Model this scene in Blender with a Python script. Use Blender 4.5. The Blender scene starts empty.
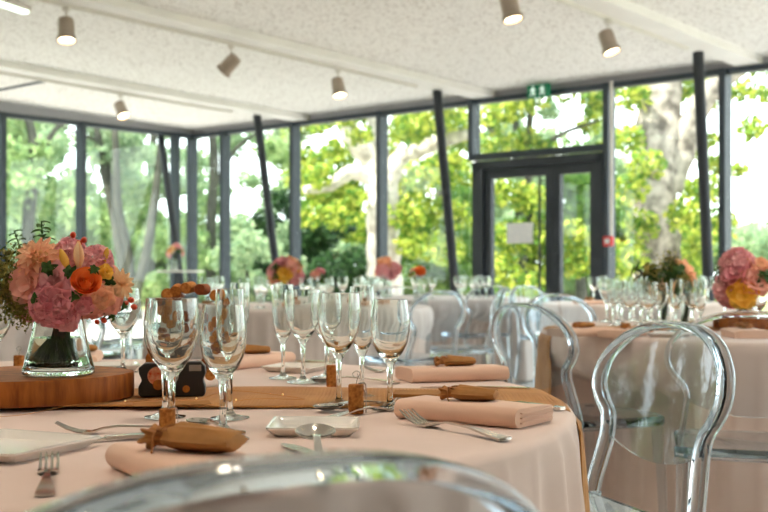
import bpy, bmesh, math, random
import numpy as np
from mathutils import Matrix, Vector, Euler

random.seed(7)
rng = np.random.default_rng(11)
scene = bpy.context.scene
COL = scene.collection
PI = math.pi

# ------------------------------------------------------------------ camera
F, HOR, ZC = 1120.0, 272.0, 0.98          # focal length in pixels, horizon row, eye height
cd = bpy.data.cameras.new('camera')
cd.sensor_width = 36.0
cd.lens = F / 768 * 36.0
cd.shift_y = (HOR - 256) / 768
cd.clip_start = 0.05
cd.clip_end = 400
cd.dof.use_dof = True
cd.dof.focus_distance = 1.85
cd.dof.aperture_fstop = 6.8
cam = bpy.data.objects.new('camera', cd)
COL.objects.link(cam)
cam.location = (0, 0, ZC)
cam.rotation_euler = (PI / 2, 0, 0)
scene.camera = cam

# ------------------------------------------------------------------ sky, sun, exposure
w = bpy.data.worlds.new('sky')
scene.world = w
w.use_nodes = True
nt = w.node_tree
bg = nt.nodes['Background']
bg.inputs['Color'].default_value = (0.90, 0.96, 1.0, 1)
bg.inputs['Strength'].default_value = 4.6
sl = bpy.data.lights.new('sun', 'SUN')
sl.energy = 14.0
sl.angle = 0.02
sl.color = (1.0, 0.93, 0.80)
so = bpy.data.objects.new('sun', sl)
COL.objects.link(so)
so.rotation_euler = Euler((math.radians(38), 0, math.radians(-52)))
vs = scene.view_settings
vs.view_transform = 'Standard'
vs.look = 'None'
vs.gamma = 1.0
vs.use_curve_mapping = False
vs.exposure = 0.12
cy = scene.cycles
cy.max_bounces = 16
cy.transmission_bounces = 14
cy.transparent_max_bounces = 24
cy.glossy_bounces = 5
cy.diffuse_bounces = 5
cy.caustics_reflective = False
cy.blur_glossy = 0.5
cy.use_denoising = True

# ------------------------------------------------------------------ materials
def lin(c):
    return tuple(((v / 255) / 12.92 if v / 255 <= 0.04045 else ((v / 255 + 0.055) / 1.055) ** 2.4) for v in c) + (1.0,)

def newmat(name):
    m = bpy.data.materials.new(name)
    m.use_nodes = True
    n = m.node_tree
    b = n.nodes.get('Principled BSDF')
    return m, n, b

def pmat(name, rgb, rough=0.5, metal=0.0, spec=0.5, noise=None, scale=20, bump=0.0, bscale=60, rgb2=None, coords='Object', stretch=None, sheen=0):
    m, n, b = newmat(name)
    b.inputs['Base Color'].default_value = lin(rgb)
    b.inputs['Roughness'].default_value = rough
    b.inputs['Metallic'].default_value = metal
    b.inputs['Specular IOR Level'].default_value = spec
    if sheen:
        b.inputs['Sheen Weight'].default_value = sheen
    tc = n.nodes.new('ShaderNodeTexCoord')
    vec = tc.outputs[coords]
    if stretch:
        mp = n.nodes.new('ShaderNodeMapping')
        mp.inputs['Scale'].default_value = stretch
        n.links.new(vec, mp.inputs['Vector'])
        vec = mp.outputs['Vector']
    if rgb2:
        t = n.nodes.new('ShaderNodeTexNoise')
        t.inputs['Scale'].default_value = scale
        t.inputs['Detail'].default_value = 6
        n.links.new(vec, t.inputs['Vector'])
        r = n.nodes.new('ShaderNodeValToRGB')
        r.color_ramp.elements[0].position = 0.36
        r.color_ramp.elements[1].position = 0.64
        r.color_ramp.elements[0].color = lin(rgb)
        r.color_ramp.elements[1].color = lin(rgb2)
        n.links.new(t.outputs['Fac'], r.inputs['Fac'])
        n.links.new(r.outputs['Color'], b.inputs['Base Color'])
    if bump:
        t2 = n.nodes.new('ShaderNodeTexNoise')
        t2.inputs['Scale'].default_value = bscale
        t2.inputs['Detail'].default_value = 4
        n.links.new(vec, t2.inputs['Vector'])
        bp = n.nodes.new('ShaderNodeBump')
        bp.inputs['Strength'].default_value = bump
        bp.inputs['Distance'].default_value = 0.004
        n.links.new(t2.outputs['Fac'], bp.inputs['Height'])
        n.links.new(bp.outputs['Normal'], b.inputs['Normal'])
    return m

def glassmat(name, rgb=(255, 255, 255), ior=1.45, rough=0.0):
    m, n, b = newmat(name)
    n.nodes.remove(b)
    g = n.nodes.new('ShaderNodeBsdfGlass')
    g.inputs['Color'].default_value = lin(rgb)
    g.inputs['IOR'].default_value = ior
    g.inputs['Roughness'].default_value = rough
    n.links.new(g.outputs[0], n.nodes['Material Output'].inputs['Surface'])
    return m

def panemat(name):
    m, n, b = newmat(name)
    n.nodes.remove(b)
    tr = n.nodes.new('ShaderNodeBsdfTransparent')
    tr.inputs['Color'].default_value = (0.94, 0.97, 0.95, 1)
    gl = n.nodes.new('ShaderNodeBsdfGlossy')
    gl.inputs['Roughness'].default_value = 0.02
    lw = n.nodes.new('ShaderNodeLayerWeight')          # Schlick reflectance of a thin pane
    lw.inputs['Blend'].default_value = 0.5
    pw = n.nodes.new('ShaderNodeMath'); pw.operation = 'POWER'; pw.inputs[1].default_value = 5.0
    n.links.new(lw.outputs['Facing'], pw.inputs[0])
    fr = n.nodes.new('ShaderNodeMath'); fr.operation = 'MULTIPLY_ADD'; fr.inputs[1].default_value = 0.9; fr.inputs[2].default_value = 0.03
    n.links.new(pw.outputs[0], fr.inputs[0])
    mx = n.nodes.new('ShaderNodeMixShader')
    n.links.new(fr.outputs[0], mx.inputs[0])
    n.links.new(tr.outputs[0], mx.inputs[1])
    n.links.new(gl.outputs[0], mx.inputs[2])
    n.links.new(mx.outputs[0], n.nodes['Material Output'].inputs['Surface'])
    return m

def emat(name, rgb, s):
    m, n, b = newmat(name)
    b.inputs['Base Color'].default_value = lin(rgb)
    b.inputs['Emission Color'].default_value = lin(rgb)
    b.inputs['Emission Strength'].default_value = s
    return m

def leafmat(name, cols, trans=0.5, rough=0.5):
    """per-leaf colour from a ramp; diffuse + translucent"""
    m, n, b = newmat(name)
    n.nodes.remove(b)
    ge = n.nodes.new('ShaderNodeNewGeometry')
    r = n.nodes.new('ShaderNodeValToRGB')
    while len(r.color_ramp.elements) < len(cols):
        r.color_ramp.elements.new(0.5)
    for i, c in enumerate(cols):
        r.color_ramp.elements[i].position = i / max(1, len(cols) - 1)
        r.color_ramp.elements[i].color = lin(c)
    n.links.new(ge.outputs['Random Per Island'], r.inputs['Fac'])
    d = n.nodes.new('ShaderNodeBsdfPrincipled')
    d.inputs['Roughness'].default_value = rough
    d.inputs['Specular IOR Level'].default_value = 0.25
    t = n.nodes.new('ShaderNodeBsdfTranslucent')
    mx = n.nodes.new('ShaderNodeMixShader')
    mx.inputs[0].default_value = trans
    n.links.new(r.outputs[0], d.inputs['Base Color'])
    n.links.new(r.outputs[0], t.inputs['Color'])
    n.links.new(d.outputs[0], mx.inputs[1])
    n.links.new(t.outputs[0], mx.inputs[2])
    n.links.new(mx.outputs[0], n.nodes['Material Output'].inputs['Surface'])
    return m

def weavemat(name, rgb, rgb2, rough=0.85, wscale=900, bump=0.25):
    m = pmat(name, rgb, rough, 0, 0.2, rgb2=rgb2, scale=7, sheen=0.2)
    n = m.node_tree
    b = n.nodes['Principled BSDF']
    tc = n.nodes.new('ShaderNodeTexCoord')
    hs = []
    for ax in ((1, 0, 0), (0, 1, 0)):
        mp = n.nodes.new('ShaderNodeMapping')
        mp.inputs['Rotation'].default_value = (0, 0, 0 if ax[0] else PI / 2)
        n.links.new(tc.outputs['Object'], mp.inputs['Vector'])
        wv = n.nodes.new('ShaderNodeTexWave')
        wv.inputs['Scale'].default_value = wscale / 20
        wv.inputs['Distortion'].default_value = 0.6
        n.links.new(mp.outputs[0], wv.inputs['Vector'])
        hs.append(wv)
    ad = n.nodes.new('ShaderNodeMath')
    n.links.new(hs[0].outputs['Fac'], ad.inputs[0])
    n.links.new(hs[1].outputs['Fac'], ad.inputs[1])
    bp = n.nodes.new('ShaderNodeBump')
    bp.inputs['Strength'].default_value = bump
    bp.inputs['Distance'].default_value = 0.002
    n.links.new(ad.outputs[0], bp.inputs['Height'])
    n.links.new(bp.outputs['Normal'], b.inputs['Normal'])
    return m

def ceilingmat():
    """white acoustic board with irregular pits"""
    m, n, b = newmat('acoustic_board')
    b.inputs['Roughness'].default_value = 0.9
    b.inputs['Specular IOR Level'].default_value = 0.1
    tc = n.nodes.new('ShaderNodeTexCoord')
    v = n.nodes.new('ShaderNodeTexNoise')
    v.inputs['Scale'].default_value = 34
    v.inputs['Detail'].default_value = 2
    n.links.new(tc.outputs['Object'], v.inputs['Vector'])
    r = n.nodes.new('ShaderNodeValToRGB')
    r.color_ramp.elements[0].position = 0.33
    r.color_ramp.elements[1].position = 0.46
    r.color_ramp.elements[0].color = lin((202, 196, 190))
    r.color_ramp.elements[1].color = lin((243, 241, 237))
    n.links.new(v.outputs['Fac'], r.inputs['Fac'])
    n.links.new(r.outputs[0], b.inputs['Base Color'])
    bp = n.nodes.new('ShaderNodeBump')
    bp.inputs['Strength'].default_value = 0.5
    bp.inputs['Distance'].default_value = 0.01
    n.links.new(r.outputs[0], bp.inputs['Height'])
    n.links.new(bp.outputs[0], b.inputs['Normal'])
    return m

M = {}
M['ceil'] = ceilingmat()
M['plaster'] = pmat('white_plaster', (243, 241, 237), 0.8, rgb2=(236, 234, 230), scale=3)
M['backwall'] = pmat('beige_wall', (178, 168, 156), 0.8, rgb2=(172, 162, 150), scale=3)
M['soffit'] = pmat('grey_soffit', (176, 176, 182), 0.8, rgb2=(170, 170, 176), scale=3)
M['frame'] = pmat('slate_aluminium', (58, 68, 78), 0.45, 0.0, 0.4, rgb2=(52, 62, 71), scale=5)
M['frame2'] = pmat('dark_aluminium', (50, 56, 64), 0.5, 0.0, 0.4, rgb2=(45, 51, 58), scale=5)
M['post'] = pmat('graphite_steel', (50, 54, 60), 0.45, 0.2, 0.4, rgb2=(46, 50, 56), scale=9)
M['pane'] = panemat('window_glass')
M['floor'] = pmat('polished_concrete', (214, 214, 212), 0.22, 0, 0.5, rgb2=(200, 200, 198), scale=2.2, bump=0.02)
M['grass'] = pmat('grass', (110, 124, 70), 0.9, 0, 0.1, rgb2=(148, 148, 98), scale=1.2, bump=0.6, bscale=20)
M['paving'] = pmat('pale_paving', (208, 199, 198), 0.85, 0, 0.2, rgb2=(194, 185, 184), scale=2)
M['cloth'] = weavemat('blush_cloth', (230, 206, 194), (224, 199, 186), 0.85, 5200, 0.05)
M['cloth_grey'] = weavemat('pale_cloth', (226, 210, 201), (219, 202, 193), 0.85, 5200, 0.05)
M['hessian'] = weavemat('hessian', (196, 138, 74), (176, 118, 58), 0.9, 900, 0.5)
M['napkin'] = weavemat('napkin_linen', (234, 196, 172), (228, 188, 163), 0.85, 5200, 0.05)
M['kraft'] = pmat('kraft_paper', (178, 124, 68), 0.75, 0, 0.2, rgb2=(160, 112, 62), scale=40, bump=0.25, bscale=120)
M['raffia'] = pmat('raffia', (176, 118, 60), 0.7, 0, 0.3, rgb2=(150, 92, 44), scale=90)
M['silver'] = pmat('stainless_steel', (206, 200, 192), 0.16, 1.0, rgb2=(198, 192, 184), scale=20)
M['porcelain'] = pmat('white_porcelain', (238, 232, 224), 0.12, 0, 0.6, rgb2=(234, 228, 220), scale=4)
M['glass'] = glassmat('clear_glass', (252, 254, 253), 1.45)
M['acrylic'] = glassmat('clear_polycarbonate', (244, 248, 251), 1.36)
M['water'] = glassmat('water', (246, 252, 244), 1.33)
M['cork'] = pmat('cork', (196, 128, 62), 0.85, 0, 0.2, rgb2=(150, 88, 38), scale=160, bump=0.3, bscale=200)
M['cork_pale'] = pmat('cork_end', (206, 140, 72), 0.85, 0, 0.2, rgb2=(172, 104, 48), scale=200, bump=0.3, bscale=200)
M['cork_dark'] = pmat('cork_stained', (150, 84, 48), 0.85, 0, 0.2, rgb2=(116, 60, 36), scale=160, bump=0.3, bscale=200)
M['wood'] = pmat('log_wood', (172, 98, 32), 0.6, 0, 0.3, rgb2=(128, 66, 18), scale=12, bump=0.2, bscale=50, stretch=(6, 6, 1))
M['wood_top'] = pmat('log_top', (176, 108, 44), 0.55, 0, 0.35, rgb2=(140, 80, 28), scale=30, bump=0.1)
M['black'] = pmat('black_card', (24, 24, 26), 0.35, 0, 0.5, rgb2=(28, 28, 30), scale=20)
M['orange_sticker'] = pmat('orange_print', (224, 84, 34), 0.4, rgb2=(238, 190, 150), scale=110)
M['gold_sticker'] = pmat('ochre_print', (196, 120, 44), 0.4, rgb2=(170, 96, 30), scale=120)
M['grey_plastic'] = pmat('grey_plastic', (150, 140, 130), 0.3, rgb2=(140, 130, 120), scale=40)
M['copper'] = pmat('copper_wire', (226, 170, 110), 0.25, 1.0, rgb2=(216, 160, 100), scale=40)
M['led'] = emat('warm_led', (255, 214, 150), 0.5)
M['lamp_body'] = pmat('lamp_body', (176, 162, 148), 0.35, 0.3, 0.4, rgb2=(168, 154, 140), scale=12)  # greyish beige: backlit shade of the white heads put into the colour
M['white_metal'] = pmat('white_enamel', (226, 222, 214), 0.4, 0, 0.4, rgb2=(220, 216, 208), scale=10)
M['lamp_glow'] = emat('lamp_glow', (255, 226, 182), 14.0)
M['tube_glow'] = emat('tube_glow', (226, 250, 226), 3.0)
M['green_sign'] = emat('exit_green', (18, 108, 72), 0.25)
M['white_sign'] = emat('exit_white', (226, 246, 236), 0.6)
M['red'] = pmat('red_plastic', (214, 44, 40), 0.4, rgb2=(204, 38, 36), scale=20)
M['paper'] = pmat('white_paper', (236, 236, 236), 0.8, rgb2=(226, 228, 232), scale=30)
M['bark_pale'] = pmat('plane_bark', (176, 168, 158), 0.9, 0, 0.1, rgb2=(92, 86, 80), scale=5.5, bump=0.4, bscale=9)
M['bark_white'] = pmat('white_bark', (218, 211, 202), 0.9, 0, 0.1, rgb2=(158, 150, 142), scale=5, bump=0.4, bscale=9)
M['bark_dark'] = pmat('dark_bark', (84, 84, 76), 0.9, 0, 0.1, rgb2=(60, 62, 56), scale=5, bump=0.5, bscale=14, stretch=(3, 3, 1))
M['stem'] = pmat('green_stem', (58, 80, 30), 0.6, 0, 0.3, rgb2=(34, 52, 20), scale=60)
M['leaf_yellow'] = leafmat('yellow_green_leaves', [(122, 152, 56), (168, 186, 72), (200, 202, 96), (80, 120, 46), (106, 142, 56)], 0.5)
M['leaf_green'] = leafmat('green_leaves', [(70, 110, 54), (102, 142, 66), (138, 168, 84), (50, 88, 44)], 0.45)
M['leaf_dark'] = leafmat('dark_leaves', [(30, 54, 34), (44, 74, 42), (62, 94, 52)], 0.3)
M['leaf_pale'] = leafmat('pale_leaves', [(128, 156, 122), (154, 178, 142), (178, 194, 154), (104, 136, 106)], 0.5)  # distance haze put into the leaf colour, paler than plain green
M['leaf_soft'] = leafmat('soft_green_leaves', [(128, 158, 106), (156, 182, 124), (184, 202, 146), (94, 132, 84)], 0.5)  # greens lightened so the leaf colour carries the haze
M['leaf_bq'] = leafmat('bouquet_leaves', [(52, 84, 36), (78, 108, 48), (38, 64, 28)], 0.25)
M['leaf_olive'] = leafmat('olive_foliage', [(96, 104, 46), (134, 132, 62), (170, 156, 84), (66, 82, 36)], 0.25)
M['pink'] = leafmat('pink_petals', [(238, 176, 180), (246, 200, 198), (230, 156, 166)], 0.3)
M['rosepink'] = leafmat('deep_pink_petals', [(230, 154, 164), (240, 178, 182), (218, 134, 148)], 0.3)
M['coral'] = leafmat('coral_petals', [(242, 178, 160), (246, 196, 176), (236, 160, 146)], 0.3)
M['peach'] = leafmat('peach_petals', [(246, 190, 152), (250, 208, 168), (240, 170, 138)], 0.35)
M['cream'] = leafmat('cream_petals', [(250, 218, 170), (248, 202, 152), (252, 230, 190)], 0.35)
M['yellow'] = leafmat('yellow_petals', [(244, 196, 70), (248, 210, 100), (240, 180, 60)], 0.35)
M['orange'] = leafmat('orange_petals', [(248, 138, 62), (250, 152, 80), (242, 118, 44)], 0.3)
M['berry'] = pmat('orange_berry', (216, 76, 34), 0.3, 0, 0.5, rgb2=(196, 58, 28), scale=60)

# ------------------------------------------------------------------ mesh helpers
class MB:
    def __init__(s):
        s.v, s.f = [], []
    def add(s, verts, faces, mat=None):
        o = len(s.v)
        if mat is not None:
            verts = [tuple(mat @ Vector(p)) for p in verts]
        s.v += [tuple(p) for p in verts]
        s.f += [tuple(i + o for i in f) for f in faces]
        return s
    def box(s, c, size, mat=None):
        x, y, z = c; a, b, h = (q / 2 for q in size)
        vs_ = [(x+i*a, y+j*b, z+k*h) for k in (-1, 1) for j in (-1, 1) for i in (-1, 1)]
        return s.add(vs_, [(0,2,3,1),(4,5,7,6),(0,1,5,4),(2,6,7,3),(0,4,6,2),(1,3,7,5)], mat)
    def rbox(s, c, size, r, n=4, mat=None):
        """box with rounded vertical edges and slightly chamfered rims"""
        x, y, z = c; a, b, h = (q / 2 for q in size)
        out = []
        for (cx, cy_, a0) in ((a-r, b-r, 0), (-a+r, b-r, 90), (-a+r, -b+r, 180), (a-r, -b+r, 270)):
            for i in range(n + 1):
                t = math.radians(a0 + 90 * i / n)
                out.append((cx + r*math.cos(t), cy_ + r*math.sin(t)))
        e = min(r, h) * 0.3
        rings = [(-h, 1 - e/max(a, b)), (-h + e, 1), (h - e, 1), (h, 1 - e/max(a, b))]
        N = len(out)
        vs_ = [(x + px*k, y + py*k, z + zz) for zz, k in rings for px, py in out]
        fs = [(j*N+i, j*N+(i+1) % N, (j+1)*N+(i+1) % N, (j+1)*N+i) for j in range(3) for i in range(N)]
        fs += [tuple(range(N-1, -1, -1)), tuple(range(3*N, 4*N))]
        return s.add(vs_, fs, mat)
    def lathe(s, prof, n=24, mat=None, closed=False):
        """profile of (r,z); r = 0 at an end closes it"""
        vs_, fs, rows = [], [], []
        for r, z in prof:
            if r < 1e-7:
                rows.append([len(vs_)]); vs_.append((0, 0, z))
            else:
                rows.append(list(range(len(vs_), len(vs_) + n)))
                vs_ += [(r*math.cos(2*PI*i/n), r*math.sin(2*PI*i/n), z) for i in range(n)]
        pairs = list(zip(rows[:-1], rows[1:]))
        if closed:
            pairs.append((rows[-1], rows[0]))
        for A, B in pairs:
            if len(A) == 1 and len(B) == 1: continue
            for i in range(n):
                j = (i + 1) % n
                if len(A) == 1: fs.append((A[0], B[j], B[i]))
                elif len(B) == 1: fs.append((A[i], A[j], B[0]))
                else: fs.append((A[i], A[j], B[j], B[i]))
        return s.add(vs_, fs, mat)
    def tube(s, pts, r, n=8, mat=None, closed=False, cap=True):
        pts = [Vector(p) for p in pts]
        N = len(pts)
        rr = r if isinstance(r, (list, tuple)) else [r] * N
        vs_, fs = [], []
        up = None
        for i, p in enumerate(pts):
            a = pts[(i-1) % N] if (closed or i > 0) else p
            b = pts[(i+1) % N] if (closed or i < N-1) else p
            t = (b - a).normalized()
            if up is None:
                up = Vector((0, 0, 1)) if abs(t.z) < 0.9 else Vector((1, 0, 0))
            side = t.cross(up).normalized(); up = side.cross(t).normalized()
            for k in range(n):
                q = 2*PI*k/n
                vs_.append(p + side*math.cos(q)*rr[i] + up*math.sin(q)*rr[i])
        for i in range(N if closed else N-1):
            for k in range(n):
                j = (i+1) % N
                fs.append((i*n+k, i*n+(k+1) % n, j*n+(k+1) % n, j*n+k))
        if cap and not closed:
            fs += [tuple(range(n-1, -1, -1)), tuple(range((N-1)*n, N*n))]
        return s.add(vs_, fs, mat)
    def grid(s, fn, nu, nv, mat=None, wrap=False):
        vs_ = [fn(i/nu, j/nv) for j in range(nv+1) for i in range(nu if wrap else nu+1)]
        k = nu if wrap else nu+1
        fs = [(j*k+i, j*k+(i+1) % k, (j+1)*k+(i+1) % k, (j+1)*k+i) for j in range(nv) for i in range(nu)]
        return s.add(vs_, fs, mat)
    def slab(s, fn, nu, nv, th, mat=None):
        """solid sheet: fn(u,v) -> (point, normal)"""
        A, B = [], []
        for j in range(nv+1):
            for i in range(nu+1):
                p, nn = fn(i/nu, j/nv)
                p, nn = Vector(p), Vector(nn)
                A.append(p + nn*th/2); B.append(p - nn*th/2)
        k = nu+1; o = len(A)
        fs = []
        for j in range(nv):
            for i in range(nu):
                a, b, c, d = j*k+i, j*k+i+1, (j+1)*k+i+1, (j+1)*k+i
                fs.append((a, b, c, d)); fs.append((o+a, o+d, o+c, o+b))
        edge = [i for i in range(k)] + [j*k+nu for j in range(1, nv+1)] + [nv*k+i for i in range(nu-1, -1, -1)] + [j*k for j in range(nv-1, 0, -1)]
        for a, b in zip(edge, edge[1:] + edge[:1]):
            fs.append((b, a, o+a, o+b))
        return s.add(A + B, fs, mat)
    def prism(s, out, z0, z1, mat=None):
        N = len(out)
        vs_ = [(x, y, z0) for x, y in out] + [(x, y, z1) for x, y in out]
        fs = [(i, (i+1) % N, N+(i+1) % N, N+i) for i in range(N)] + [tuple(range(N-1, -1, -1)), tuple(range(N, 2*N))]
        return s.add(vs_, fs, mat)
    def mesh(s, name, mat, smooth=True, angle=40):
        me = bpy.data.meshes.new(name)
        me.from_pydata(s.v, [], s.f)
        bm = bmesh.new(); bm.from_mesh(me)
        bmesh.ops.recalc_face_normals(bm, faces=bm.faces)
        bm.to_mesh(me); bm.free()
        me.materials.append(M[mat])
        if smooth:
            me.polygons.foreach_set('use_smooth', [True] * len(me.polygons))
            try:
                me.set_sharp_from_angle(angle=math.radians(angle))
            except Exception:
                pass
        me.update()
        return me
    def build(s, name, mat, parent=None, smooth=True, angle=40):
        return obj(name, s.mesh(name, mat, smooth, angle), parent)

def obj(name, me, parent=None, loc=None, rz=None):
    o = bpy.data.objects.new(name, me)
    COL.objects.link(o)
    if parent is not None: o.parent = parent
    if loc is not None: o.location = loc
    if rz is not None: o.rotation_euler = (0, 0, rz)
    return o

def tag(o, label, cat, group=None):
    o['label'] = label; o['category'] = cat
    if group: o['group'] = group
    return o

def struct(o):
    o['kind'] = 'structure'
    return o

def thing(name, label, cat, loc=(0, 0, 0), rz=0, group=None):
    o = bpy.data.objects.new(name, None)
    COL.objects.link(o)
    o.empty_display_size = 0.05
    o.location = loc; o.rotation_euler = (0, 0, rz)
    return tag(o, label, cat, group)

def dup(root, loc=None, rz=None, label=None, group=None, scale=None):
    r = root.copy(); COL.objects.link(r)
    if loc is not None: r.location = loc
    if rz is not None: r.rotation_euler = (0, 0, rz)
    if scale is not None: r.scale = (scale,)*3
    if label: r['label'] = label
    if group: r['group'] = group
    for ch in root.children:
        c = ch.copy(); COL.objects.link(c); c.parent = r
        for g in ch.children:
            d = g.copy(); COL.objects.link(d); d.parent = c
    return r

def px(x, y, z=0.745):
    """photo pixel on the horizontal plane at height z -> world x, y"""
    Y = F * (ZC - z) / (y - HOR)
    return ((x - 384) / F * Y, Y)

def pd(x, y, Y):
    """photo pixel at a known distance -> world point"""
    return Vector(((x - 384) / F * Y, Y, ZC - (y - HOR) / F * Y))

def catmull(pts, n=6):
    pts = [Vector(p) for p in pts]
    P = [2*pts[0]-pts[1]] + pts + [2*pts[-1]-pts[-2]]
    out = []
    for i in range(1, len(P)-2):
        for k in range(n):
            t = k/n
            out.append(0.5*((2*P[i]) + (-P[i-1]+P[i+1])*t + (2*P[i-1]-5*P[i]+4*P[i+1]-P[i+2])*t*t + (-P[i-1]+3*P[i]-3*P[i+1]+P[i+2])*t**3))
    out.append(pts[-1])
    return out

# ------------------------------------------------------------------ the room
# room frame: u runs along the door wall from the glazed corner, v is 0 on it and negative inside
CX, CY, TH = -2.69, 15.70, math.atan2(-0.652, 0.758)
EX, EY = Vector((math.cos(TH), math.sin(TH), 0)), Vector((-math.sin(TH), math.cos(TH), 0))
U1, V1 = 15.2, -13.0                        # far ends of the room (behind the camera)
ZHEAD, ZCEIL, ZBEAM = 2.90, 2.99, 2.92
def R(u, v, z=0.0):
    p = Vector((CX, CY, 0)) + EX*u + EY*v
    return Vector((p.x, p.y, z))
ROOM = Matrix.Translation((CX, CY, 0)) @ Matrix.Rotation(TH, 4, 'Z')
def robj(mb, name, mat, parent=None, smooth=False):
    o = mb.build(name, mat, parent, smooth)
    if parent is None:
        o.matrix_world = ROOM
    return o
def u_of(x):                                # column of the photo -> u on the door wall
    k = (x - 384) / F
    return (k*CY - CX) / (EX.x - k*EX.y)
def n_of(x):                                # column of the photo -> distance along the left wall
    k = (x - 384) / F
    return (k*CY - CX) / (-EY.x + k*EY.y)
def v_on(u, x):                             # column of the photo -> v on the line u = const
    k = (x - 384) / F
    bx, by = CX + EX.x*u, CY + EX.y*u
    return (k*by - bx) / (EY.x - k*EY.y)

struct(robj(MB().box(((U1)/2, V1/2, -0.05), (U1+0.5, -V1+0.5, 0.1)), 'floor', 'floor'))
g = MB().box((0, 0, -0.16), (240, 240, 0.1)).build('ground', 'grass', None, False)
struct(g)
struct(robj(MB().box((U1/2, V1/2, -0.075), (U1+24, -V1+24, 0.09)), 'terrace', 'paving'))  # unseen ground, made broad and pale to bounce daylight onto the ceiling
# ceiling: one board field between each pair of beams
def u_at(x, y, z):
    Y = F*(ZC-z)/(y-HOR); X = (x-384)/F*Y
    return (Vector((X, Y, 0)) - Vector((CX, CY, 0))).dot(EX)
BU = [-0.42] + [u_at(x, y, ZBEAM) for x, y in ((257, 115), (437, 90), (698, 52))]
BU += [BU[3] + 2.9, BU[3] + 5.75]
BW = 0.24
ceil = bpy.data.objects.new('ceiling', None); COL.objects.link(ceil); struct(ceil)
SLOPE = 0.02
def z_rise(v): return SLOPE*(-v - 0.95)
ceil.matrix_world = ROOM @ Matrix.Translation((0, -0.95, ZBEAM)) @ Matrix.Rotation(-SLOPE, 4, 'X') @ Matrix.Translation((0, 0.95, -ZBEAM))
edges = [0.0] + [q for b in BU[1:] for q in (b, b+BW)] + [U1]
for a, b in zip(edges[::2], edges[1::2]):
    if b - a < 0.05: continue
    MB().box(((a+b)/2, V1/2 , ZCEIL+0.09), (b-a, -V1, 0.18)).build('board_field', 'ceil', ceil, False)
for b in BU[1:]:
    MB().box((b+BW/2, V1/2, ZBEAM+0.115), (BW, -V1, 0.23)).build('beam', 'plaster', ceil, False)
MB().box((U1/2, V1/2, ZCEIL+0.23), (U1+0.9, -V1+0.9, 0.1)).build('roof_deck', 'plaster', ceil, False)
for b in BU[1:]:
    t = MB().box((b+0.015, V1/2-0.3, ZBEAM-0.011), (0.034, -V1-1.6, 0.022))
    t.box((b+0.015, V1/2-0.3, ZBEAM-0.026), (0.010, -V1-1.6, 0.008))
    t.build('lighting_track', 'white_metal', ceil, False)
MB().box((1.2, -3.4, ZCEIL-0.008), (1.2, 0.045, 0.016)).build('ceiling_slot', 'frame', ceil, False)
# soffit fascia above the window heads
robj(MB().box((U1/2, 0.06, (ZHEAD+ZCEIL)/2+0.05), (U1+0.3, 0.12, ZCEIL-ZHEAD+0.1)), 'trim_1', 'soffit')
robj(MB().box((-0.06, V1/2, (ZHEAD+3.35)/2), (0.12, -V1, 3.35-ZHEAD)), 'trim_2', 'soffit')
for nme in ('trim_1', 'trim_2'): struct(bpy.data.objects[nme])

wn = [0]
def window(axis, a, b, z0=0.0, z1=ZHEAD, depth=0.15, post=0.065, base=0.10, mat='frame', at=0.0, first=True):
    """one glazed bay with its mullion at the start; axis 'u' lies on v=at, axis 'v' lies on u=at"""
    wn[0] += 1
    e = bpy.data.objects.new('window_%d' % wn[0], None); COL.objects.link(e); struct(e)
    e.matrix_world = ROOM
    def bar(lo, hi, zl, zh, d, nm, off=0.0, m=mat):
        c, l = (lo+hi)/2, hi-lo
        if axis == 'u': MB().box((c, at+off, (zl+zh)/2), (l, d, zh-zl)).build(nm, m, e, False)
        else: MB().box((at+off, c, (zl+zh)/2), (d, l, zh-zl)).build(nm, m, e, False)
    h = post/2
    bar(a-h, a+h, z0, z1, depth, 'mullion')
    bar(a+h, b-h, z1-0.055, z1, 0.10, 'head_rail')
    bar(a+h, b-h, z0, z0+base, 0.10, 'sill_rail')
    bar(a+h, b-h, z0+base, z1-0.055, 0.012, 'pane', 0.0, 'pane')
    return e

U = [u_of(x) for x in (192, 225, 295, 382, 472)]
UD0, UD1 = u_of(474), u_of(609)
for a, b in zip(U[:-1], U[1:]):
    window('u', a, b)
window('u', UD0, UD1, 2.22, ZHEAD, base=0.07)         # the transom over the door
ur = [UD1, u_of(725)]
while ur[-1] < U1 - 1.6: ur.append(ur[-1] + (u_of(725) - UD1))
for a, b in zip(ur[:-1], ur[1:]): window('u', a, b)
window('u', ur[-1], U1)
Nn = [n_of(x) for x in (175, 81, 1)]
step = Nn[1] - Nn[0]
Nn = [0.0] + Nn
while Nn[-1] < -V1 - step*1.5: Nn.append(Nn[-1] + step)
Nn.append(-V1)
for a, b in zip(Nn[:-1], Nn[1:]): window('v', -b, -a)
struct(robj(MB().box((U1/2, V1-0.1, 1.7), (U1, 0.2, 3.4)), 'wall_back', 'backwall'))
for k in range(3, 6): window('v', V1 + (-V1)*k/6, V1 + (-V1)*(k+1)/6, at=U1)
struct(robj(MB().box((U1+0.1, V1*0.75, 1.7), (0.2, -V1*0.5, 3.4)), 'wall_right', 'backwall'))
struct(robj(MB().box((U1+0.1, V1*0.25, (ZHEAD+3.4)/2), (0.2, -V1*0.5, 3.4-ZHEAD)), 'trim_3', 'soffit'))

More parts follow.
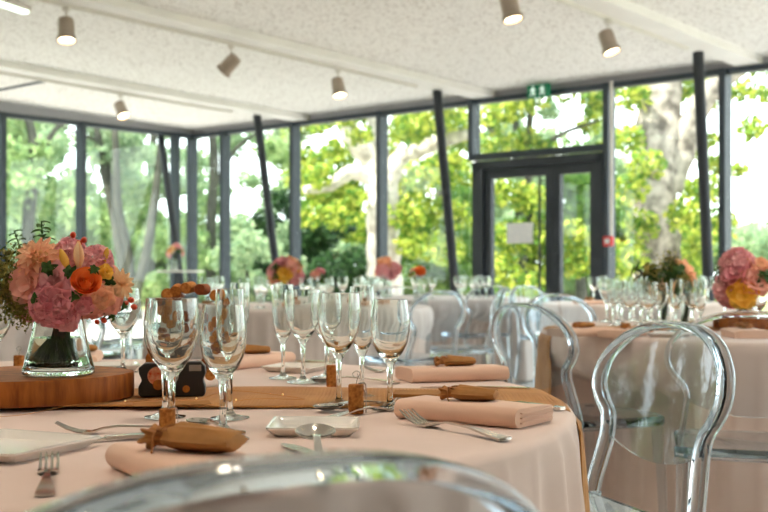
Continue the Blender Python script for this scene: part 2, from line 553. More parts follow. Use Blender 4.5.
# double door
d = bpy.data.objects.new('door_1', None); COL.objects.link(d); struct(d); d.matrix_world = ROOM
def dbar(a, b, z0, z1, dep, nm, par, off=0.0, m='frame2'):
    return MB().box(((a+b)/2, off, (z0+z1)/2), (b-a, dep, z1-z0)).build(nm, m, par, False)
ZD = 2.20
dl, dr, dm = UD0 + 0.035, UD1 - 0.035, u_of(555)
fr = MB()
fr.box((dl+0.07, 0, ZD/2), (0.14, 0.17, ZD)); fr.box((dr-0.035, 0, ZD/2), (0.07, 0.17, ZD)); fr.box(((dl+dr)/2, 0, ZD-0.045), (dr-dl, 0.17, 0.09))
fr.build('door_frame', 'frame2', d, False)
for a, b, hs in ((dl+0.14, dm, 1), (dm, dr-0.07, -1)):
    lf = MB(); a += 0.004; b -= 0.004; zt = ZD-0.095
    for lo, hi in ((a, a+0.085), (b-0.085, b)): lf.box(((lo+hi)/2, -0.01, 0.01+zt/2), (hi-lo, 0.07, zt-0.02))
    lf.box(((a+b)/2, -0.01, zt-0.05), (b-a-0.17, 0.07, 0.10)); lf.box(((a+b)/2, -0.01, 0.11), (b-a-0.17, 0.07, 0.18))
    L = lf.build('door_leaf', 'frame2', d, False)
    dbar(a+0.085, b-0.085, 0.2, zt-0.1, 0.012, 'pane', L, -0.01, 'pane')
    hx = b-0.13 if hs == 1 else a+0.045
    hb = MB().tube([(hx, -0.09, 0.55 if hs == 1 else 0.95), (hx, -0.09, 2.0 if hs == 1 else 1.2)], 0.014, 8)
    for zz in ((0.6, 1.95) if hs == 1 else (0.98, 1.17)):
        hb.tube([(hx, -0.09, zz), (hx + (0.05 if hs == 1 else 0), -0.04, zz)], 0.009, 6)
    hb.build('handle', 'post', L)
    if hs == 1:
        pc = (pd(506, 233, 11.9) - Vector((CX, CY, 0))).dot(EX)
        pn = MB().box((pc, -0.022, 1.40), (0.33, 0.004, 0.22)).build('notice_sheet', 'paper', L, False)
# exit sign, call point, conduit
def at_room(mb, name, mat, u, v, z, parent=None):
    o = mb.build(name, mat, parent, False)
    if parent is None:
        o.location = R(u, v, z); o.rotation_euler = (0, 0, TH)
    return o
eu = u_of(534)
es = thing('exit_sign', 'green emergency exit sign with white running figure above the double door', 'sign', R(eu+0.17, -0.17, 2.84), TH)
MB().box((0, 0, 0.04), (0.26, 0.05, 0.14)).build('sign_body', 'green_sign', es, False)
for s in (-1, 1):                             # two white pictograms side by side
    fg = MB()
    q = Matrix.Translation((s*0.058, -0.0275, 0.04)) @ Matrix.Rotation(PI/2, 4, 'X')
    fg.prism([(0.010*math.cos(2*PI*i/10)+0.004, 0.044+0.010*math.sin(2*PI*i/10)) for i in range(10)], -0.002, 0.002, q)
    fg.prism([(-0.014, 0.030), (0.012, 0.032), (0.010, -0.004), (-0.010, -0.004)], -0.002, 0.002, q)
    fg.prism([(0.010, -0.004), (0.030, -0.026), (0.022, -0.050), (0.012, -0.050), (0.018, -0.028), (-0.004, -0.006)], -0.002, 0.002, q)
    fg.prism([(-0.010, -0.004), (-0.018, -0.024), (-0.036, -0.040), (-0.028, -0.046), (-0.008, -0.030), (0.004, -0.006)], -0.002, 0.002, q)
    fg.prism([(0.010, 0.030), (0.034, 0.012), (0.030, 0.004), (0.008, 0.018)], -0.002, 0.002, q)
    fg.prism([(-0.012, 0.030), (-0.034, 0.016), (-0.028, 0.008), (-0.008, 0.018)], -0.002, 0.002, q)
    fg.build('pictogram', 'white_sign', es, False)

MB().box((0, 0, 0.118), (0.05, 0.03, 0.024)).build('bracket', 'white_metal', es, False)
cp = thing('fire_call_point', 'small square red manual fire call point on door post', 'call point', R(u_of(607)+0.09, -0.13, 1.24), TH)
MB().rbox((0, 0, 0.05), (0.10, 0.05, 0.10), 0.008).build('housing', 'red', cp, False)
MB().box((0, -0.027, 0.05), (0.055, 0.006, 0.05)).build('push_panel', 'paper', cp, False)
cdt = MB().tube([(0, 0, 1.345), (0, 0, 2.9)], 0.016, 8)
o = at_room(cdt, 'cable_conduit', 'white_metal', u_of(609.5)+0.09, -0.12, 0)
tag(o, 'thin white vertical cable conduit rising from the red call point', 'conduit')

# raking steel posts
for k, (tx, ty, bx_, by_) in enumerate(((160, 131, 190, 348), (257, 115, 287, 357), (437, 90, 462, 367), (698, 52, 713, 385))):
    a = px(tx, ty, ZBEAM) ; b = px(bx_, by_, 0.0)
    m = MB()
    m.tube([(b[0], b[1], 0.0), (a[0], a[1], ZBEAM-0.004)], 0.05, 12)
    o = m.build('raking_post', 'post')
    tag(o, ['slender graphite raking post beside the glazed corner', 'slender graphite raking post in front of the pane beside the corner bays',
            'slender graphite raking post just before the double door', 'slender graphite raking post in front of the big mottled trunk'][k], 'post', 'raking steel posts')
    z_ = MB().lathe([(0, 0), (0.09, 0), (0.09, 0.015), (0, 0.015)], 12).build('base_plate', 'post', o)
    z_.location = (b[0], b[1], 0)

# spotlights on the tracks
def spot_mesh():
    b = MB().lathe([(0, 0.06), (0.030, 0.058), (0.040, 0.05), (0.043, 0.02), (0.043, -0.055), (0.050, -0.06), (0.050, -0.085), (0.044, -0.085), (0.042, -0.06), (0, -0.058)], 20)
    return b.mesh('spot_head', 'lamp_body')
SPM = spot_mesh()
GLM = MB().lathe([(0, -0.070), (0.040, -0.070), (0.040, -0.064), (0, -0.064)], 20).mesh('spot_lens', 'lamp_glow')
def spotlight(u, x, tilt, az, label, energy, v=None, lit=True):
    v = v_on(u, x) if v is None else v
    p = R(u+0.015, v, ZBEAM-0.03 + z_rise(v))
    t = thing('track_spotlight', label, 'spotlight', p, 0, 'ceiling track spotlights')
    MB().box((0, 0, -0.012), (0.05, 0.05, 0.03)).tube([(0, 0, -0.02), (0, 0, -0.05), (0.01, 0, -0.10)], 0.008, 8).build('stem', 'white_metal', t)
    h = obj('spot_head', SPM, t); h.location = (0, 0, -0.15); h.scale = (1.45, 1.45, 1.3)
    h.rotation_euler = Vector(az).to_track_quat('-Z', 'Y').to_euler()
    l = obj('lens', GLM, h)
    L = bpy.data.lights.new('spot_lamp', 'SPOT'); L.energy = energy; L.color = (1.0, 0.87, 0.72); L.spot_size = 1.9; L.spot_blend = 0.8; L.shadow_soft_size = 0.04
    lo = bpy.data.objects.new('spot_lamp', L); COL.objects.link(lo); lo.parent = h; lo.location = (0, 0, -0.1)
SE = 40
spotlight(BU[2], 65, 0, (0.10, -0.25, -1), 'lit white cylinder track spotlight nearest the pale strip lamp', SE)
spotlight(BU[2], 230, 0, (-0.9, 0.25, -0.9), 'white track spotlight tilted sideways on the middle ceiling track', SE)
spotlight(BU[2], 337, 0, (0.18, -0.3, -1), 'lit white track spotlight close to the raking post before the door', SE)
spotlight(BU[1], 120, 0, (0.45, -0.4, -1), 'lit white track spotlight on the track nearest the left glazing', SE)
spotlight(BU[3], 606, 0, (0.28, -0.25, -1), 'lit white track spotlight in front of the exit sign and door', SE)
spotlight(BU[3], 508, 0, (0.2, -0.2, -1), 'white track spotlight hanging over the aisle between tables', SE)
for k, (u, v) in enumerate(((BU[3], -8.2), (BU[3], -10.4), (BU[4], -6.6), (BU[4], -8.6), (BU[4], -10.6), (BU[5], -9.6))):  # unseen spots, added behind the camera to lift the interior light
    spotlight(u, None, 0, (0.1, 0.1, -1), 'white track spotlight above the near banquet tables', SE*1.3, v=v)
# strip lamp, upper left
qa, qb = Vector(px(28, 13, 3.03)), Vector(px(-20, -3, 3.03))
qc = (qa+qb)/2
o = thing('strip_lamp', 'pale green glowing strip lamp fixed flat under the ceiling', 'lamp', (qc.x, qc.y, 3.028), math.atan2((qb-qa).y, (qb-qa).x))
MB().rbox((0, 0, 0.028), (0.55, 0.09, 0.04), 0.012).build('housing', 'white_metal', o)
MB().rbox((0, 0, 0.0), (0.50, 0.06, 0.02), 0.009).build('diffuser', 'tube_glow', o)

# ------------------------------------------------------------------ the garden
def leaves_mesh(name, mat, clumps, size):
    """clumps: (centre, radius, count); diamond leaves scattered in each clump"""
    V, n0 = [], 0
    for c, r, n in clumps:
        p = rng.normal(size=(n, 3))
        p /= np.linalg.norm(p, axis=1)[:, None]
        p *= (rng.random(n) ** 0.45)[:, None] * r
        p[:, 2] *= 0.8
        p += np.array(c)
        p[:, 2] = np.maximum(p[:, 2], 0.02)
        a = rng.normal(size=(n, 3)); a /= np.linalg.norm(a, axis=1)[:, None]
        b = rng.normal(size=(n, 3)); b -= (b*a).sum(1)[:, None]*a; b /= np.linalg.norm(b, axis=1)[:, None]
        s = (size * (0.6 + 0.8*rng.random(n)))[:, None]
        V.append(np.stack([p - a*s, p + b*s*0.55 + a*s*0.1, p + a*s, p - b*s*0.55 + a*s*0.1], 1).reshape(-1, 3))
        n0 += n
    V = np.concatenate(V)
    me = bpy.data.meshes.new(name)
    me.vertices.add(n0*4); me.vertices.foreach_set('co', V.ravel())
    me.loops.add(n0*4); me.loops.foreach_set('vertex_index', np.arange(n0*4, dtype=np.int32))
    me.polygons.add(n0); me.polygons.foreach_set('loop_start', np.arange(0, n0*4, 4, dtype=np.int32))
    me.materials.append(M[mat])
    me.update(calc_edges=True)
    return me

def tree(name, label, bark, leaf, trunk, branches, clumps, size, dens=1.0, group='trees behind the glazing', cat='tree'):
    base = pd(*trunk[0][:3]); base.z = -0.11
    t = thing(name, label, cat, base, 0, group)
    off = base
    pts = [Vector((base.x, base.y, -0.11))] + [pd(*q[:3]) for q in trunk[1:]]
    rad = [q[3] for q in trunk]
    def path(pp, rr, nm):
        cp_ = catmull(pp, 6)
        rs = []
        for i in range(len(cp_)):
            f = i/(len(cp_)-1)*(len(rr)-1); k = min(int(f), len(rr)-2)
            rs.append((rr[k]*(1-(f-k)) + rr[k+1]*(f-k)) * (1 + 0.06*math.sin(i*1.7)))
        MB().tube([p - off for p in cp_], rs, 12).build(nm, bark, t)
    path(pts, rad, 'trunk')
    for br in branches:
        path([pd(*q[:3]) for q in br], [q[3] for q in br], 'branch')
    cl = []
    for (x, y, dd, rp) in clumps:
        c = pd(x, y, dd) - off; r = rp/F*dd
        cl.append((tuple(c), r, max(30, int(dens*430*(r/size/6)**2))))
    me = leaves_mesh('foliage', leaf, cl, size)
    obj('foliage', me, t)
    return t

def cloud(x0, x1, y0, y1, d0, d1, n, r0, r1):
    return [(random.uniform(x0, x1), random.uniform(y0, y1), random.uniform(d0, d1), random.uniform(r0, r1)) for _ in range(n)]

tree('plane_tree', 'huge pale mottled tree trunk with a thick side branch', 'bark_pale', 'leaf_yellow',
     [(662, 345, 16.5, 0.40), (658, 262, 16.5, 0.36), (654, 180, 16.5, 0.34), (660, 100, 16.5, 0.33), (655, 20, 16.5, 0.28), (640, -120, 16.5, 0.18)],
     [[(668, 190, 16.5, 0.22), (684, 145, 16.4, 0.20), (700, 105, 16.2, 0.18), (726, 78, 16.0, 0.14), (775, 40, 15.8, 0.10), (830, -10, 15.5, 0.06)],
      [(652, 60, 16.5, 0.16), (620, 0, 16.8, 0.12), (570, -60, 17, 0.07)]],
     [(632, 95, 16, 22), (628, 140, 15.8, 20), (645, 165, 15.2, 22), (628, 190, 15.6, 22), (640, 225, 16, 20), (630, 255, 16, 22), (688, 215, 15.5, 24), (705, 190, 16, 22),
      (715, 225, 16.5, 24), (700, 245, 16, 20), (690, 150, 17, 14), (705, 140, 17, 14), (712, 165, 17.4, 14), (742, 90, 15, 14), (752, 128, 15, 15), (738, 170, 15.6, 10), (762, 95, 15.4, 12), (680, 90, 18, 18), (715, 100, 17.5, 16),
      (700, 60, 17, 30), (760, 50, 16, 34), (640, 50, 17, 34), (600, 20, 17, 50), (700, 0, 17, 60), (660, -60, 17, 80), (760, -20, 16, 50)], 0.061, 0.75)
tree('pale_bark_tree', 'white barked forked tree half hidden behind a window mullion', 'bark_white', 'leaf_yellow',
     [(384, 320, 22, 0.42), (384, 270, 22, 0.34), (383, 220, 22, 0.32), (382, 185, 22, 0.31)],
     [[(382, 190, 22, 0.26), (372, 160, 22, 0.24), (350, 135, 21.8, 0.2), (345, 100, 21.6, 0.18), (350, 20, 21.5, 0.1)],
      [(372, 178, 22, 0.16), (352, 172, 21.8, 0.15), (330, 185, 21.5, 0.12), (305, 190, 21.2, 0.08)],
      [(384, 195, 22, 0.24), (395, 165, 22, 0.2), (415, 152, 22, 0.17), (445, 140, 21.5, 0.13), (480, 132, 21, 0.09)],
      [(383, 185, 22, 0.2), (378, 140, 22.2, 0.18), (372, 90, 22.4, 0.14), (360, 0, 22.6, 0.08)]],
     [(410, 130, 21, 20), (440, 118, 21, 22), (425, 175, 20.5, 22), (450, 165, 21, 22), (405, 215, 21.5, 20), (430, 210, 21, 22), (455, 215, 21, 22), (415, 245, 21.5, 20), (445, 250, 21, 22),
      (340, 215, 21, 20), (320, 175, 21, 16), (355, 200, 21, 16), (310, 215, 21, 18), (335, 150, 21, 14), (318, 128, 21, 9), (360, 135, 21, 14), (345, 120, 21, 12), (395, 60, 22, 60), (450, 60, 21, 50), (340, 60, 22, 40), (400, -30, 22, 90)], 0.072, 0.85)
tree('door_maple', 'yellow green leafy tree filling the view through the door', 'bark_dark', 'leaf_yellow',
     [(531, 340, 19, 0.10), (530, 230, 19, 0.08), (528, 150, 19, 0.07), (533, 90, 19, 0.05)],
     [[(529, 175, 19, 0.05), (500, 140, 19, 0.04), (480, 120, 19, 0.03)], [(530, 160, 19, 0.05), (560, 135, 19, 0.04), (600, 120, 19, 0.02)]],
     [(495, 115, 18.5, 20), (520, 105, 18.6, 18), (495, 145, 18.6, 20), (525, 140, 19, 18), (548, 150, 19, 14), (597, 105, 19, 16), (590, 125, 19.4, 14), (600, 150, 19.4, 14), (505, 190, 18.5, 22), (530, 200, 18.6, 22),
      (510, 235, 18.5, 22), (535, 245, 18.7, 20), (500, 265, 18.5, 22), (542, 268, 18.8, 18), (548, 250, 18.8, 14), (538, 225, 19, 16), (545, 288, 18.8, 18), (520, 285, 18.5, 24), (575, 235, 19, 20), (590, 255, 19, 22), (570, 265, 19, 20), (540, 60, 19, 60), (520, 0, 19, 70)], 0.068, 0.8)
tree('grey_leaf_tree', 'dull green tree seen through the right door leaf', 'bark_dark', 'leaf_green',
     [(582, 330, 25, 0.14), (580, 220, 25, 0.12), (578, 150, 25, 0.1)], [],
     cloud(560, 606, 175, 270, 24, 26, 12, 16, 22) + [(575, 150, 25, 14), (590, 90, 26, 14)] + cloud(610, 700, 200, 290, 25, 27, 12, 18, 26), 0.072, 0.8)
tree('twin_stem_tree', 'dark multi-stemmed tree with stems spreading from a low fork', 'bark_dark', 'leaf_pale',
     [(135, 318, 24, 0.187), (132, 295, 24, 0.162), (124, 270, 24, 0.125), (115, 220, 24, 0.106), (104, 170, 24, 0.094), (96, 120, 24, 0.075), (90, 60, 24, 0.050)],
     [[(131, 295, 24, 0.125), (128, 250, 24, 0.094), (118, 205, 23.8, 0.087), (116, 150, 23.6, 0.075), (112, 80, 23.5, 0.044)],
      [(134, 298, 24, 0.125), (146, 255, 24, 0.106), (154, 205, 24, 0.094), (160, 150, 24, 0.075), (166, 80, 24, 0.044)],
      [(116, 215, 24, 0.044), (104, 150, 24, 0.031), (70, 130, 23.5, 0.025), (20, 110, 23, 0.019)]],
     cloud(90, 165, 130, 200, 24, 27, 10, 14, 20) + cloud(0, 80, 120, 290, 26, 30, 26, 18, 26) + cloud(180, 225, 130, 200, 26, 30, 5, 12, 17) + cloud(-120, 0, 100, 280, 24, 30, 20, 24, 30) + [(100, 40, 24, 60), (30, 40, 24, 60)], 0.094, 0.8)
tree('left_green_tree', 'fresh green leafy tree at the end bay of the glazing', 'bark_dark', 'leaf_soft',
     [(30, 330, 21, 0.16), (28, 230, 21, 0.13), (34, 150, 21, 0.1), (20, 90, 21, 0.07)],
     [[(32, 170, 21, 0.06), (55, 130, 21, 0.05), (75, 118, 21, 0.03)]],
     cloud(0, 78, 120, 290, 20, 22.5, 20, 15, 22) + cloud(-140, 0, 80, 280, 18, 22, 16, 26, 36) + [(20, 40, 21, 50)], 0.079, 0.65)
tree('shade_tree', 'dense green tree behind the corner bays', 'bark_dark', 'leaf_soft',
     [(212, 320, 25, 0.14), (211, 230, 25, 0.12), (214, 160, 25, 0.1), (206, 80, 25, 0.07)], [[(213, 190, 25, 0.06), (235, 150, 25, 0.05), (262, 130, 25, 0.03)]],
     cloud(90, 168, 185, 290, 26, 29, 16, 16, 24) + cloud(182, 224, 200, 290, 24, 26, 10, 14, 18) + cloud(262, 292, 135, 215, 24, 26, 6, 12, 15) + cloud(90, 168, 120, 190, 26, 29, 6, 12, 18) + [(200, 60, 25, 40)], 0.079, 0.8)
tree('holly_bush', 'dark evergreen bush beside the white barked tree', 'bark_dark', 'leaf_dark',
     [(335, 320, 23.5, 0.1), (335, 280, 23.5, 0.06)], [],
     cloud(300, 362, 225, 300, 23, 25, 16, 15, 21) + cloud(262, 296, 180, 290, 25, 27, 9, 13, 18), 0.065, 1.0, 'shrubs behind the glazing', 'bush')
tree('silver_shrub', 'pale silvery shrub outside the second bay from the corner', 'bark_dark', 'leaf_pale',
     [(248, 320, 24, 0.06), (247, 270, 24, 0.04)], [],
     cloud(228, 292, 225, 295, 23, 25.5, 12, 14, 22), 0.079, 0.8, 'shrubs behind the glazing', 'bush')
tree('green_shrub', 'bright green shrub between the white barked tree and the door', 'bark_dark', 'leaf_green',
     [(430, 320, 22, 0.06), (430, 280, 22, 0.04)], [],
     cloud(392, 470, 190, 300, 23, 25.5, 22, 17, 24), 0.065, 0.9, 'shrubs behind the glazing', 'bush')
tree('lime_shrub', 'lime green shrub at the foot of the huge mottled trunk', 'bark_dark', 'leaf_yellow',
     [(640, 335, 19, 0.06), (640, 290, 19, 0.04)], [],
     cloud(616, 720, 255, 300, 18.5, 21, 14, 15, 22), 0.065, 0.7, 'shrubs behind the glazing', 'bush')
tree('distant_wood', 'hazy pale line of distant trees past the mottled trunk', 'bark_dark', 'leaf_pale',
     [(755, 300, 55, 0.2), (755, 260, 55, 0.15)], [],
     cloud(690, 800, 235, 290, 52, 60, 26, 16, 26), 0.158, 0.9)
tree('far_lime_tree', 'tall sunlit lime green tree far behind the white barked trunk', 'bark_dark', 'leaf_yellow',
     [(440, 300, 31, 0.2), (440, 200, 31, 0.16), (445, 120, 31, 0.12)], [],
     cloud(388, 475, 95, 260, 29, 33, 26, 15, 22) + cloud(298, 372, 100, 240, 30, 33, 30, 13, 19) + [(430, 60, 31, 50), (350, 50, 31, 40)], 0.094, 0.8)
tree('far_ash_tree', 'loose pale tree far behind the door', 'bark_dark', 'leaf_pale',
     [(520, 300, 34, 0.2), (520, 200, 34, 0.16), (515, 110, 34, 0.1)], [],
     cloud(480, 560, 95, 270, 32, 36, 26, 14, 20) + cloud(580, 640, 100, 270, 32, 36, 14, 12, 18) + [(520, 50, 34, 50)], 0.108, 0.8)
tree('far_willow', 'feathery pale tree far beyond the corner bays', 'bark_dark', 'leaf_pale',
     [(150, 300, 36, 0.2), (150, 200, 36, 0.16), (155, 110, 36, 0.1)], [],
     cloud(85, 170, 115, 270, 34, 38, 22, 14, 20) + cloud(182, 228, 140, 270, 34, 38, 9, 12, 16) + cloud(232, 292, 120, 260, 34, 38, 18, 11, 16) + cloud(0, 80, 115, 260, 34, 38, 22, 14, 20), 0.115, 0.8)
for k, (u, v, hgt) in enumerate(((-9, -6.5, 7.0), (-8, -10.5, 7.5), (-11, -15, 8.0), (-7, -19, 7.0))):  # out of view, added to screen sky light and its reflections
    random.seed(40+k); b_ = R(u, v)
    t = thing('side_tree', ['round green tree outside the left glazing opposite the big bouquet', 'taller green tree outside the left glazing past the round one', 'broad green tree far along the left glazing', 'green tree at the end of the left glazing'][k], 'tree', (b_.x, b_.y, -0.11), 0, 'trees behind the glazing')
    MB().tube([(0, 0, 0), (0.1, 0, hgt*0.4), (0, 0.1, hgt*0.8)], [0.22, 0.16, 0.08], 10).build('trunk', 'bark_dark', t)
    obj('foliage', leaves_mesh('foliage', 'leaf_green', [((random.uniform(-2, 2), random.uniform(-2, 2), random.uniform(0.8, hgt)), random.uniform(0.9, 1.4), 420) for _ in range(24)], 0.13), t)
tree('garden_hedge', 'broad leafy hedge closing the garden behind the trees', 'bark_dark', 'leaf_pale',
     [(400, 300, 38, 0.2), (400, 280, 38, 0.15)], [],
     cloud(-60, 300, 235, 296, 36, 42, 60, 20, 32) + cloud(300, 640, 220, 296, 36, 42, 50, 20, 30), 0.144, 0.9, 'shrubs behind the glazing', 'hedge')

# ------------------------------------------------------------------ tables, cloths, runners
ZT = 0.745
DENTS = {}
def dent(seed, c, seats):
    for bx_, by_, tx, ty in seats:
        f = Vector((tx-bx_, ty-by_)).normalized()
        p = Vector((bx_, by_)) + f*(0.505 - (0.10 if by_ > 5 else 0.0)) - Vector(c)
        DENTS.setdefault(seed, []).append((math.atan2(p.y, p.x), (0.05 if by_ == 2.49 else 0.27)/p.length, p.length - 0.035))   # the seat by the hanging runner only nudges the cloth
def fold(th, seed):
    a = math.sin(31*th + seed + 1.3*math.sin(3*th))
    b = math.sin(47*th + seed*2.3 + 1.7*math.sin(2*th+1))
    c = math.sin(17*th + seed*1.1)
    return 0.55*(1-1.6*abs(a)**0.8) + 0.35*b + 0.3*c
def skirt_r(Rr, th, z, seed, amp=0.030):
    t = min(1, max(0, (ZT - z)/ZT))
    r = Rr + 0.004 + t*0.045 + amp*(t**0.42)*fold(th, seed)
    for a, half, rf in DENTS.get(seed, ()):            # cloth pushed in by a tucked chair seat
        d_ = abs((th - a + PI) % (2*PI) - PI)
        ka = min(1, max(0, (half + 0.16 - d_)/0.16)); kz = min(1, max(0, (0.64 - z)/0.15))
        k = (ka*ka*(3-2*ka))*(kz*kz*(3-2*kz))
        r = min(r, r + (rf - Rr*0 + 0.25*amp*fold(th, seed) - r)*k)
    return r
def table(x, y, Rr, label, clabel, seed, mat='cloth', amp=0.030, n=420):
    t = thing('banquet_table', label, 'table', (x, y, 0), 0, 'round banquet tables')
    MB().lathe([(0, 0.715), (Rr-0.012, 0.715), (Rr-0.008, 0.722), (Rr-0.012, 0.742), (0, 0.742)], 48).build('table_top', 'wood_top', t)
    for k in range(4):
        q = k*PI/2 + 0.6
        MB().tube([(0.55*math.cos(q), 0.55*math.sin(q), 0), (0.5*math.cos(q), 0.5*math.sin(q), 0.715)], 0.02, 8).build('leg', 'post', t)
    m = MB()
    prof = [(0.0, ZT), (0.35*Rr, ZT), (0.7*Rr, ZT), (Rr-0.04, ZT), (Rr-0.014, ZT-0.001), (Rr-0.003, ZT-0.006), (Rr+0.003, ZT-0.016)]
    zs = [ZT-0.04, ZT-0.08, ZT-0.14, 0.52, 0.42, 0.32, 0.22, 0.12, 0.012]
    def fn(u, v):
        j = round(v*(len(prof)+len(zs)-1)); th = 2*PI*u
        if j < len(prof): r, z = prof[j]; r = max(r, 0.001)
        else: z = zs[j-len(prof)]; r = skirt_r(Rr, th, z, seed, amp)
        return (r*math.cos(th), r*math.sin(th), z)
    m.grid(fn, n, len(prof)+len(zs)-1, wrap=True)
    c = m.build('tablecloth', mat, None, True, 80); c.location = (x, y, 0)
    tag(c, clabel, 'tablecloth', 'round tablecloths')
    return t
TA, RA = (-0.649, 2.058), 0.985
TB, RB = (1.64, 4.62), 0.98
TC, TD, TB2, TE = (-0.65, 7.8), (0.37, 10.45), (2.0, 8.5), (-3.0, 7.4)
RD = 0.80
dent(1.3, TA, [(-0.062, 0.675, -0.86, 2.06), (0.645, 2.49, -0.55, 2.05)])
dent(4.1, TB, [(0.50, 4.02, *TB), (1.05, 3.18, 1.5, TB[1]), (0.93, 5.66, *TB)])
dent(2.2, TC, [(0.28, 6.80, *TC), (0.72, 7.75, *TC), (-2.05, 8.35, *TC), (-1.02, 6.42, *TC)])
dent(3.4, TD, [(0.86, 9.45, *TD), (0.12, 9.12, 0.36, 10.8)])
dent(5.2, TB2, [(1.25, 9.30, *TB2), (1.75, 7.3, *TB2)])
dent(0.4, TE, [(-1.72, 7.05, *TE)])
table(*TA, RA, 'round banquet table carrying the log slice and the black camera', 'blush cloth on the round table with the log slice and black camera', 1.3, 'cloth', 0.030, 640)
table(*TB, RB, 'round banquet table behind the balloon-back chairs, laid under three vases', 'rosy beige cloth on the table laid with three vases of flowers', 4.1, 'cloth', 0.024)
table(*TC, RB, 'round banquet table in the middle of the hall with pink bouquet', 'pale cloth on the mid-hall table behind the cork figure', 2.2, 'cloth_grey')
table(*TD, RB, 'round banquet table close to the glazing next to the door', 'pale cloth on the table close to the glazing next to the door', 3.4, 'cloth_grey')
table(*TB2, RD, 'round banquet table standing right in front of the double door', 'pale blush cloth on the table in front of the double door', 5.2, 'cloth_grey')
table(*TE, RB, 'round banquet table close to the side glazing', 'pale cloth on the table behind the big bouquet', 0.4, 'cloth_grey')

def runner(c, Rr, y0, y1, seed, label, amp, rot=0.0):
    """hessian strip across the table along local x, hanging down at both ends"""
    m = MB()
    nv = 10
    def fn(u, v):
        y = y0 + (y1-y0)*v
        y += 0.008*math.sin(u*31+2*v) 
        xe = math.sqrt(max(0.01, Rr**2 - y**2))
        tot = 2*xe + 2*0.62
        s = u*tot - tot/2
        a = abs(s); sg = 1 if s > 0 else -1
        if a <= xe - 0.03:
            x, z, yy = a, ZT + 0.004 + 0.002*math.sin(9*a+5*v*2), y
        else:
            q = a - (xe - 0.03)
            ang = min(q/0.05, PI/2)
            if q < 0.05*PI/2: x, z = xe - 0.03 + 0.036*math.sin(ang), ZT + 0.004 - 0.045*(1-math.cos(ang))
            else: x, z = xe + 0.006, ZT - 0.041 - (q - 0.05*PI/2)
            x0 = x; th = math.atan2(y, sg*x)
            if z < ZT - 0.03:
                rr = skirt_r(Rr, th, z, seed, amp) + 0.006
                x = max(x0, math.sqrt(max(0, rr*rr - y*y)))
            yy = y
        ca, sa = math.cos(rot), math.sin(rot)
        X, Y = sg*x, yy
        return (X, Y, max(z, 0.02))
    m.grid(fn, 150, nv)
    o = m.build('table_runner', 'hessian', None, True, 80)
    o.location = (c[0], c[1], 0); o.rotation_euler = (0, 0, rot)
    sd = o.modifiers.new('thickness', 'SOLIDIFY'); sd.thickness = 0.002; sd.offset = 1
    return tag(o, label, 'table runner', 'hessian table runners')
runner(TA, RA, -0.145, 0.165, 1.3, 'tan hessian runner across the table with the black camera', 0.030)
runner(TB, RB, -0.15, 0.15, 4.1, 'tan hessian runner hanging down the side of the three-vase table', 0.024, 0.0)

